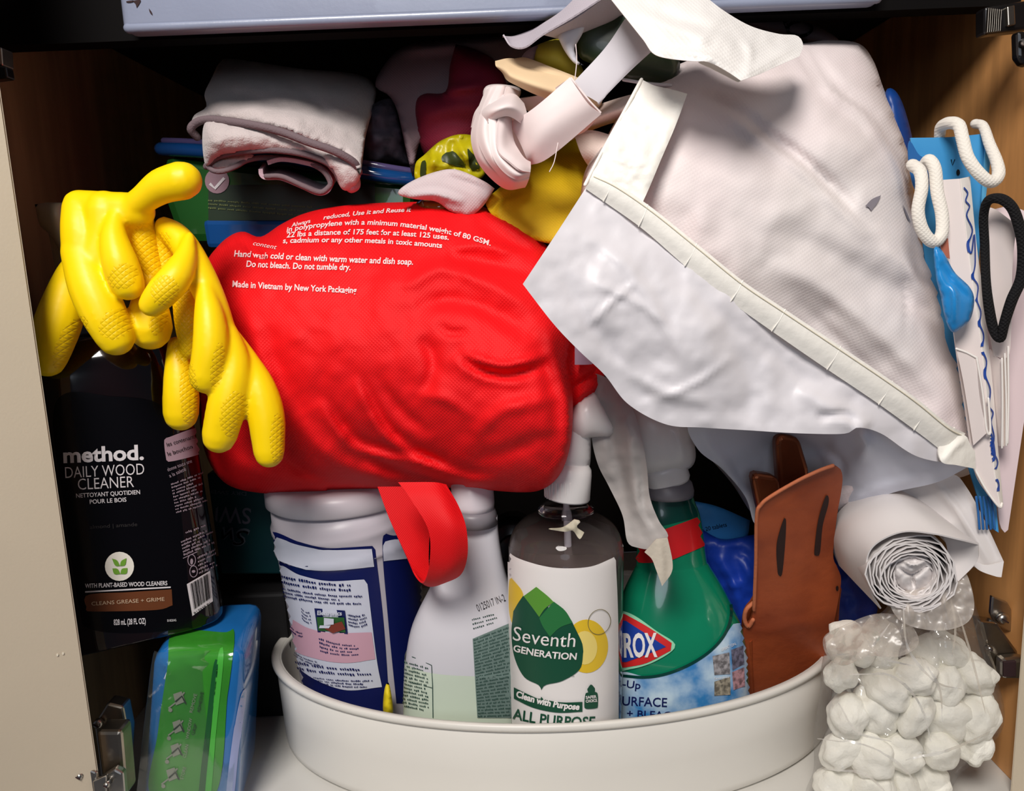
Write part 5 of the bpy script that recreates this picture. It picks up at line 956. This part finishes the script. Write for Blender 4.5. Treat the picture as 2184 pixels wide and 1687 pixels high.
decal('slot', [pfill([(1759, 1060), (1766, 1057), (1766, 1075), (1754, 1120), (1748, 1178), (1740, 1184), (1736, 1175), (1744, 1110)], 5)], lsb, LEK, ls, .0005, label='dark slot')
decal('stitch_pit', [pfill(ell(1785, 1254, 3, 6, 10), 3)], lsb, LEK, ls, .0005)
BRZ = mat('bronze_metal', (128, 70, 42), .32, .75, bump=(200, .08))
sh = thing('bronze_tool', 'bronze-coloured tool with two rounded handles sticking out of the leather sheath', 'tool', P(1690, 1100, .53))
prism('handle', [(1664, 1080), (1656, 950), (1658, 934), (1668, 927), (1696, 931), (1708, 940), (1726, 1000), (1735, 1080)], .538, (.0, .012, 0), BRZ, sh, .0032, seg=3, smooth=False)
prism('handle', [(1626, 1120), (1605, 1024), (1607, 1014), (1616, 1010), (1654, 1016), (1664, 1028), (1668, 1070), (1660, 1120)], .531, (.0, .012, 0), BRZ, sh, .0032, seg=3)
# ================================================================ blue bags behind the sheath
RBL = mat('royal_blue_film', (30, 70, 190), .4, bump=(30, .3, .004), var=(14, .2))
x = puff('blue_plastic_bag', [(1475, 1120), (1540, 1150), (1620, 1140), (1700, 1160), (1790, 1190), (1835, 1235), (1872, 1300), (1835, 1335), (1780, 1370), (1700, 1400), (1600, 1430), (1565, 1330), (1520, 1240), (1490, 1190)], .625, .02, .03, RBL, None, step=10, folds=[([(1520, 1180), (1560, 1230), (1590, 1320)], 10, .006), ([(1550, 1165), (1600, 1190), (1620, 1250)], 8, -.005), ([(1800, 1220), (1820, 1270), (1850, 1300)], 8, .005), ([(1785, 1270), (1810, 1300), (1815, 1330)], 7, -.005)], noise=[(30, .004, 12)])
tag(x, 'royal blue plastic bag behind the leather sheath', 'bag')
x = puff('tablet_packet', [(1468, 1066, 1), (1530, 1080), (1600, 1110, 1), (1590, 1150), (1540, 1160), (1500, 1168, 1), (1480, 1120)], .632, .004, .02, mat('packet_blue', (60, 140, 205), .4), None, step=8)
tag(x, 'light blue packet lettered 20 tablets behind the green spray bottle', 'packet')
decal('count_lettering', [T('x 20 tablets', 1496, 1134, 1550, 1122, 9)], x, LABK, x, .0008)
x = puff('dark_blue_bag', [(1888, 200), (1905, 190), (1925, 220), (1945, 290), (1950, 340), (1920, 340), (1895, 280)], .60, .01, .02, mat('navy_bag', (14, 60, 130), .4), None, step=6); tag(x, 'dark blue bag corner behind the upper right of the tote', 'bag')
# ================================================================ paper bags on the right
PB = mat('bag_blue_paper', (66, 150, 204), .4, spec=.4, bump=(30, .05), rgb2=(54, 138, 196), var=(20, .1)); PBD = mat('bag_blue_inside', (34, 96, 160), .5)
ROPE = mat('white_rope', (232, 226, 216), .85, weave=(.0018, .35, .8), sheen=.2, spec=.1)
PW = mat('white_paper', (226, 214, 210), .45, bump=(40, .05), var=(9, .05)); PWE = mat('white_paper_edge', (240, 234, 228), .5)
YR = .535
gbag = thing('blue_paper_bag', 'blue paper gift bag with thick white rope handles by the right wall', 'bag', P(2060, 1130, YR))
gf = sheet('front_panel', [(1942, 294, 1), (2030, 292), (2116, 283, 1), (2112, 345), (2098, 440), (2088, 560), (2092, 700), (2110, 900), (2130, 1136, 1), (2100, 1100), (2040, 900), (1980, 600), (1960, 420)], [(1942, 294, .55), (2116, 283, YR+.004), (2088, 560, YR+.004), (2130, 1136, YR-.03), (1980, 600, .55)], PB, gbag, step=14, th=.0012)
sheet('side_fold', [(2104, 285, 1), (2116, 283, 1), (2112, 345), (2100, 440, 1), (2094, 430), (2100, 340)], YR, mat('bag_blue_light', (96, 176, 222), .4), gbag, step=8)
sheet('inner_panel', [(1940, 300), (1960, 330), (1985, 350), (1975, 420), (1950, 400), (1938, 340)], .538, PBD, gbag, step=8)
for xx in (2086, 2094, 2102, 2110, 2118): tube('bottom_pleat', [(xx-4, 1060, YR-.032), (xx, 1090, YR-.032), (xx+3, 1128, YR-.034)], 2.5, PBD, gbag, seg=6, n=2)
tube('rope_handle', [(2004, 290, .55), (2008, 270, .545), (2026, 262, .535), (2045, 268, .526), (2053, 296, .520), (2064, 336, .514), (2088, 370, .510), (2113, 388, .509), (2129, 374, .512), (2126, 346, .518), (2110, 306, .53), (2097, 270, .542), (2080, 264, .55)], [11, 12, 13, 13, 13, 13, 13, 13, 13, 12, 11, 10, 10], ROPE, gbag, seg=14)
tube('rope_handle', [(1946, 352, .525), (1962, 366, .515), (1966, 400, .508), (1958, 450, .505), (1968, 492, .504), (1990, 516, .504), (2008, 500, .506), (2009, 458, .510), (1999, 410, .514), (1994, 362, .518), (1982, 342, .524), (1972, 352, .53)], 13, ROPE, gbag, seg=14)
decal('bird_print', [pline([(2028, 340), (2031, 352), (2036, 340)], 2), pfill(ell(2043, 368, 4, 7, 12), 3)], gf, LABK, gbag, .0006)
wbg = thing('scripted_paper_bag', 'folded white paper bag with blue handwriting along its edge, beside the rope handle', 'bag', P(2100, 1075, YR-.02))
lft = [(2047, 381), (2062, 520), (2078, 640), (2092, 740), (2104, 860), (2113, 960), (2131, 1081)]
rgt = [(2066, 377), (2080, 520), (2096, 640), (2106, 740), (2118, 860), (2126, 960), (2137, 1077)]
sheet('pale_panel', [(2004, 384, 1)]+[(2047, 381, 1)]+lft[1:-1]+[(2131, 1081, 1), (2104, 1050), (2078, 1000), (2060, 880), (2036, 720), (2018, 540)], [(2004, 384, .515), (2047, 381, .512), (2092, 740, .503), (2131, 1081, .494), (2078, 1000, .500), (2036, 720, .508)], PW, wbg, step=10, th=.001)
sw = loft('script_strip', [[(a_[0], a_[1], .5115-.0028*i) for i, a_ in enumerate(lft)], [((a_[0]+b_[0])/2, (a_[1]+b_[1])/2, .5135-.0028*i) for i, (a_, b_) in enumerate(zip(lft, rgt))], [(a_[0], a_[1], .5165-.0028*i) for i, a_ in enumerate(rgt)]], PWE, wbg, nu=3, nv=6)
INK = mat('blue_ink', (26, 66, 150), .5); scs = []
sq = [(2054, 400), (2062, 412), (2058, 428), (2066, 440), (2060, 460), (2072, 490), (2064, 520), (2070, 540), (2076, 500), (2078, 560), (2074, 590), (2084, 610), (2082, 640), (2090, 665), (2088, 690), (2096, 715), (2094, 745), (2102, 770), (2100, 800), (2110, 830), (2108, 865), (2116, 880), (2112, 900), (2118, 930), (2116, 960), (2126, 985), (2120, 1010), (2128, 1030), (2128, 1060)]
decal('blue_script', [pline(catmull(sq, 5), 3)], sw, INK, wbg, .0006, label='blue script lettering')
decal('script_smudge', [pfill([(2106, 930), (2114, 925), (2122, 970), (2116, 985), (2110, 960)], 4)], sw, INK, wbg, .0006)
loft('gusset_fold', [[(2040, 744, .4995), (2082, 762, .497)], [(2056, 823, .4985), (2090, 850, .4955)], [(2076, 950, .4970), (2106, 922, .4945)]], PW, wbg, th=.0006, nv=3)
tube('gusset_edge', [(2040, 744, .499), (2062, 752, .498), (2083, 763, .4965)], 2.5, PWE, wbg, seg=6)
tube('gusset_edge', [(2083, 763, .4965), (2096, 840, .4955), (2104, 915, .4945), (2112, 920, .4945), (2108, 850, .496)], 2.5, PWE, wbg, seg=6)
tube('bottom_edge', [(2078, 998, .4985), (2104, 1045, .495), (2131, 1081, .4925), (2137, 1074, .496)], 2.6, PWE, wbg, seg=6)
x = puff('blue_satin_pouch', [(1992, 530), (2010, 535), (2036, 580), (2068, 612), (2078, 640), (2070, 680), (2048, 702), (2030, 708), (2016, 680), (2006, 630), (1996, 590)], .493, .006, .008, mat('blue_satin', (36, 136, 206), .3, spec=.6, bump=(30, .2, .003)), None, step=6, folds=[([(2030, 600), (2036, 640), (2035, 690)], 6, .003), ([(2005, 560), (2030, 600), (2070, 640)], 6, -.003)])
tag(x, 'bright blue satin pouch squeezed between the tote and the scripted paper bag', 'pouch')
x = sheet('copper_card', [(2006, 522, 1), (2022, 508, 1), (2026, 552, 1), (2012, 545, 1)], .506, mat('copper_card', (176, 104, 84), .5), None, step=6); tag(x, 'tiny copper-coloured card edge just under the lower rope handle', 'card')
cbg = thing('white_paper_bag', 'white paper bag with black cord handle at the right edge', 'bag', P(2150, 1130, .53))
sheet('front_panel', [(2104, 446, 1), (2121, 445), (2169, 480, 1), (2160, 560), (2157, 700), (2150, 760), (2120, 760, 1), (2104, 640)], [(2104, 446, .515), (2169, 480, .497), (2157, 700, .495), (2120, 760, .505)], PW, cbg, step=10, th=.001)
sheet('back_panel', [(2122, 446, 1), (2157, 440), (2200, 456, 1), (2200, 800), (2184, 900), (2150, 1130, 1), (2143, 1136, 1), (2130, 1100), (2118, 900), (2108, 760), (2106, 600)], [(2122, 446, .528), (2200, 456, .515), (2150, 1130, .508), (2108, 760, .522), (2195, 800, .51)], mat('white_paper_pink', (216, 196, 198), .5, bump=(40, .05)), cbg, step=12, th=.001)
loft('gusset_fold', [[(2110, 745, .510), (2135, 765, .500), (2148, 700, .504)], [(2116, 860, .508), (2137, 860, .498), (2149, 860, .503)], [(2128, 950, .506), (2139, 952, .497), (2150, 948, .502)]], PW, cbg, th=.0008)
for q_ in ([(2137, 765), (2138, 860), (2137, 955)], [(2143, 755), (2146, 850), (2146, 950)], [(2150, 740), (2151, 850), (2149, 945)]): tube('paper_edge', [(a_, b_, .4965) for a_, b_ in q_], 2.0, PWE, cbg, seg=6)
CORD = mat('black_cord', (16, 15, 17), .8, weave=(.0016, .8, .8), spec=.3)
tube('cord_handle', [(2100, 520, .506), (2098, 460, .506), (2108, 428, .500), (2134, 424, .494), (2158, 442, .490), (2173, 480, .488), (2182, 530, .487), (2178, 592, .487), (2158, 640, .487), (2142, 690, .488), (2134, 722, .490), (2120, 705, .493), (2110, 660, .496), (2103, 600, .50)], [9, 9, 10, 11, 11, 11, 11, 11, 11, 10, 9, 10, 10, 9], CORD, cbg, seg=12, closed=True)
# ================================================================ roll of white bags
RP = mat('white_roll_film', (228, 222, 220), .4, bump=(30, .1, .003), transl=.08, spec=.4); RPE = mat('roll_edge', (196, 196, 206), .5)
ro = thing('white_bag_roll', 'roll of white plastic bags seen end on, wedged above the clear cotton bag', 'roll', P(1940, 1300, .49))
sp = []
for i in range(12*22):
    t_ = i/22; r_ = 32+64*(t_/12.0); a_ = -2*math.pi*t_-.6; w_ = 1+.05*math.sin(3*a_+t_)+.035*math.sin(7*a_+2*t_)
    sp.append((1946+r_*math.cos(a_)*w_, 1222+r_*.86*math.sin(a_)*w_+10*(1-t_/12)))
spf = [(x_, y_, .4725+.012*(1-min(1, i/100.))) for i, (x_, y_) in enumerate(sp)]; spb = [(x_-100*(.95), y_-100, .60) for x_, y_ in sp]
def rawloft(rows, th):
    R = np.array([[p for p in r] for r in rows], float); n, m_ = R.shape[:2]; A_ = PV(R[..., 0].ravel(), R[..., 1].ravel(), R[..., 2].ravel())
    F = [(i*m_+j, i*m_+j+1, (i+1)*m_+j+1, (i+1)*m_+j) for i in range(n-1) for j in range(m_-1)]; N = np.zeros_like(A_)
    for f in F:
        c = np.cross(A_[f[1]]-A_[f[0]], A_[f[3]]-A_[f[0]])
        for i in f: N[i] += c
    N /= np.maximum(1e-12, np.linalg.norm(N, axis=1))[:, None]; k = len(A_); V = list(A_)+list(A_-N*th); FF = F+[tuple(i+k for i in reversed(g)) for g in F]
    for a, b in walls(F): s = len(V); V += [V[a], V[b], V[b+k], V[a+k]]; FF.append((s+1, s, s+3, s+2))
    return np.array(V), FF
mk('spiral_layers', *rawloft([spf, spb], .0009), RP, ro)
for j, (r1, ph) in enumerate(((30, .3), (38, 1.2), (48, 2.0), (58, .8), (68, 2.6), (78, 1.6), (87, .2))):
    c_ = [(1946+r1*math.cos(a)*(1+.06*math.sin(3*a+ph)+.04*math.sin(6*a+j)), 1224+(10-j)+r1*.86*math.sin(a)*(1+.06*math.sin(3*a+ph))) for a in np.linspace(0, 2*math.pi, 30, endpoint=False)]
    tube('layer_edge', [(a, b, .4735+.010*(1-j/7)) for a, b in c_], 0.9, RP, ro, seg=6, n=2, closed=True)
puff('crumpled_core', [(1908, 1200), (1928, 1178), (1962, 1176), (1988, 1194), (1994, 1222), (1978, 1252), (1950, 1266), (1920, 1254), (1904, 1228)], .486, .010, .01, RP, ro, step=4, folds=[([(1915, 1210), (1945, 1225), (1980, 1205)], 3.5, -.008), ([(1945, 1225), (1950, 1255)], 3.5, -.008), ([(1925, 1195), (1950, 1205), (1975, 1195)], 3, .005)], noise=[(14, .0015, 61)])
loft('outer_wrap', [[(1880, 1297, .486), (1857, 1255, .480), (1850, 1200, .475), (1868, 1162, .472), (1925, 1136, .468), (1990, 1140, .466), (2045, 1152, .466), (2087, 1162, .470)],
    [(1830, 1245, .52), (1808, 1210, .515), (1800, 1165, .51), (1820, 1120, .505), (1870, 1088, .500), (1930, 1078, .498), (1990, 1100, .50), (2040, 1130, .505)],
    [(1792, 1205, .55), (1778, 1170, .55), (1777, 1134, .545), (1790, 1095, .54), (1830, 1062, .54), (1890, 1040, .54), (1940, 1050, .545), (1990, 1085, .55)]], RP, ro, th=.001, nu=8, nv=8)
loft('wrap_flap', [[(2087, 1162, .470), (2083, 1198, .474), (2044, 1240, .478)], [(2050, 1150, .475), (2050, 1185, .480), (2030, 1225, .482)], [(2010, 1140, .480), (2020, 1170, .486), (2022, 1215, .486)]], RP, ro, th=.001)
x = thing('white_plastic_bag', 'flattened white plastic bag sticking out behind the roll toward the right wall', 'bag', P(2070, 1230, .51))
sheet('flat_panel', [(1905, 1055), (1960, 1035), (2030, 1012), (2062, 1040), (2100, 1110), (2141, 1198, 1), (2136, 1231, 1), (2085, 1212), (2060, 1200), (2010, 1150), (1950, 1090)], [(1905, 1055, .535), (2030, 1012, .520), (2141, 1198, .495), (2136, 1231, .494), (2060, 1200, .505), (1980, 1100, .525)], mat('flat_white_film', (214, 208, 206), .4, transl=.08, bump=(30, .1)), x, step=8, folds=[([(1990, 1030), (2050, 1100), (2120, 1215)], 8, .003), ([(2050, 1040), (2090, 1110), (2132, 1195)], 6, -.002)])
sheet('folded_edge', [(2064, 1185, 1), (2100, 1205), (2141, 1198, 1), (2136, 1231, 1), (2122, 1229), (2085, 1214)], [(2064, 1185, .500), (2141, 1198, .491), (2130, 1231, .490)], RP, x, step=6)
# ================================================================ clear bag of cotton balls
COT = mat('cotton', (254, 251, 240), .95, bump=[(300, .5, .002), (60, .4, .004)], sheen=.3, spec=.05, transl=.1)
cbx = thing('clear_cotton_bag', 'clear plastic bag stuffed with cotton balls at the lower right beside the bin', 'bag', (P(1940, 1690, .50)[0], .50, 0.0))
FILM = film('clear_bag_film', (255, 255, 255), .06, .03, .14, (26, .5))
CL = film('neck_film', (250, 248, 246), .34, .03, .3, (12, .25), (244, 238, 232))
co = [(1790, 1345), (1840, 1322), (1880, 1306), (1915, 1270), (1960, 1262), (2010, 1250), (2062, 1236), (2080, 1290), (2100, 1350), (2128, 1450), (2142, 1510), (2136, 1560), (2095, 1612), (2050, 1650), (2010, 1700), (1900, 1740), (1730, 1740), (1718, 1690), (1735, 1640), (1736, 1560), (1748, 1480), (1756, 1400)]
cf_ = [([(1915, 1275), (1925, 1340), (1900, 1400)], 8, .006), ([(1960, 1265), (1965, 1330), (1990, 1400), (2040, 1460)], 8, -.006), ([(2020, 1290), (2035, 1400), (2080, 1500)], 8, .006), ([(1800, 1400), (1870, 1430), (1920, 1480)], 6, .004), ([(1750, 1560), (1850, 1600), (1950, 1640)], 6, .005), ([(1950, 1620), (2030, 1600), (2100, 1560)], 6, .005), ([(1830, 1350), (1860, 1380), (1900, 1395)], 6, -.004), ([(1980, 1400), (2030, 1440), (2060, 1520)], 4, .004), ([(1850, 1480), (1900, 1560), (1990, 1600)], 4, -.004), ([(1760, 1620), (1840, 1640), (1900, 1690)], 5, -.005)]
V, F = puffmesh(co, [(1915, 1270, .500), (2070, 1240, .520), (2140, 1510, .525), (1750, 1400, .525), (1730, 1740, .512), (2010, 1700, .525), (1930, 1500, .520)], .056, .035, 9, cf_, [(60, .004, 71), (22, .0016, 72), (9, .0006, 73)], .75)
zz = V[:, 2] < .0006; V[zz, 2] = .0006
mk('film', V, F, FILM, cbx)
sheet('gathered_neck', [(1900, 1290), (1930, 1262), (1990, 1250), (2040, 1225), (2062, 1225), (2078, 1290), (2060, 1330), (2000, 1345), (1930, 1330)], [(1900, 1290, .478), (2060, 1225, .480), (2060, 1330, .470), (1930, 1330, .470)], CL, cbx, step=6, folds=[([(1930, 1265), (1945, 1330)], 6, .004), ([(1970, 1255), (1980, 1340)], 6, -.004), ([(2010, 1240), (2020, 1330)], 6, .004)], noise=[(20, .002, 5)], label='milky gathered film at the neck')
sheet('folded_film', [(1758, 1360), (1800, 1335), (1870, 1310), (1930, 1320), (1960, 1370), (1920, 1400), (1850, 1400), (1800, 1420), (1765, 1400)], [(1758, 1360, .50), (1870, 1310, .485), (1960, 1370, .463), (1850, 1400, .466)], film('flap_film', (250, 248, 246), .18, .03, .3, (12, .25), (244, 238, 232)), cbx, step=6, noise=[(24, .003, 15), (9, .0003, 16)])
CRS = film('crease_film', (255, 255, 255), .55, .10, .25, (10, .1), (252, 250, 246))
FO_ = bpy.data.objects[cbx.children[0].name] if cbx.children else None
for pl_ in ([(1760, 1400), (1850, 1385), (1900, 1330)], [(1925, 1290), (1935, 1380), (1990, 1450), (2050, 1470)], [(1800, 1440), (1900, 1440), (1960, 1500), (1985, 1580)], [(1745, 1575), (1850, 1590), (1930, 1640), (1960, 1690)], [(2040, 1300), (2070, 1400), (2100, 1520)],
            [(2110, 1560), (2020, 1600), (1930, 1620)], [(1960, 1400), (2000, 1460), (2010, 1540)], [(1790, 1500), (1830, 1560), (1900, 1580)], [(1840, 1350), (1880, 1400), (1950, 1420)], [(2020, 1250), (2035, 1330), (2030, 1400)], [(1760, 1640), (1840, 1650), (1900, 1700)]):
    c_ = catmull(pl_, 10); w_ = np.sin(np.linspace(.15, 3.0, len(c_)))*2.2+.4; d_ = np.gradient(c_, axis=0); d_ /= np.linalg.norm(d_, axis=1)[:, None]; n_ = np.c_[-d_[:, 1], d_[:, 0]]*w_[:, None]; k_ = len(c_)
    decal('film_crease', [(np.vstack([c_+n_, c_-n_]), [(i, i+1, i+1+k_, i+k_) for i in range(k_-1)])], FO_, CRS, cbx, .0006)
# one cotton ball, copied
def cottonmesh(seed):
    bm = bmesh.new(); bmesh.ops.create_icosphere(bm, subdivisions=4, radius=1)
    from mathutils import noise as mn
    for v in bm.verts:
        d = v.co.normalized(); n_ = mn.noise(d*1.6+Vector((seed, 0, 0)))*.24+mn.noise(d*3+Vector((0, seed, 0)))*.07+mn.noise(d*9)*.012; v.co = d*(1+n_)
    r = bmout(bm); bm.free(); return r
pos = []
for rw, (yy, xs) in enumerate(((1385, (1815, 1885, 1960, 2035)), (1452, (1795, 1868, 1940, 2015, 2078)), (1525, (1790, 1862, 1938, 2010, 2080)), (1598, (1782, 1858, 1934, 2008, 2070)), (1668, (1775, 1850, 1925, 1995)), (1730, (1800, 1880, 1950)))):
    for xo in xs:
        xx = xo; edge = min(1, abs(xx-1935)/190); xx = 1935+(xx-1935)*.92; pos.append((xx+random.uniform(-17, 17), yy+random.uniform(-17, 17), .506+.010*edge**2+random.uniform(-.006, .006)+(.012 if rw == 0 else 0), rw, xs.index(xo), len(xs)))
src = None
ROWN = ['topmost', 'second', 'third', 'fourth', 'fifth', 'lowest']; ORD = ['first', 'second', 'third', 'fourth', 'fifth']
for i, (xx, yy, Y_, rw, ci, nn) in enumerate(pos):
    c = P(xx, yy, Y_); s_ = .0150+random.uniform(-.0028, .0022)
    if i < 4:
        V, F = cottonmesh(i*3.7); o = mk('cotton_ball', V*.0128+c, F, COT, None, org=c); protos = [o] if i == 0 else protos+[o]
    else: o = protos[i % 4].copy(); COL.objects.link(o); o.location = V3(c)
    o.rotation_euler = (random.uniform(0, 6), random.uniform(0, 6), random.uniform(0, 6)); k_ = s_/.0128; o.scale = (k_*random.uniform(.95, 1.35), k_*random.uniform(.8, 1), k_*random.uniform(.75, 1.0))
    if c[2] < .0175: o.location.z = .0175
    tag(o, 'white cotton ball in the clear bag, %s row, %s from the left' % (ROWN[rw], ORD[ci]), 'cotton ball', 'cotton balls in the clear bag')
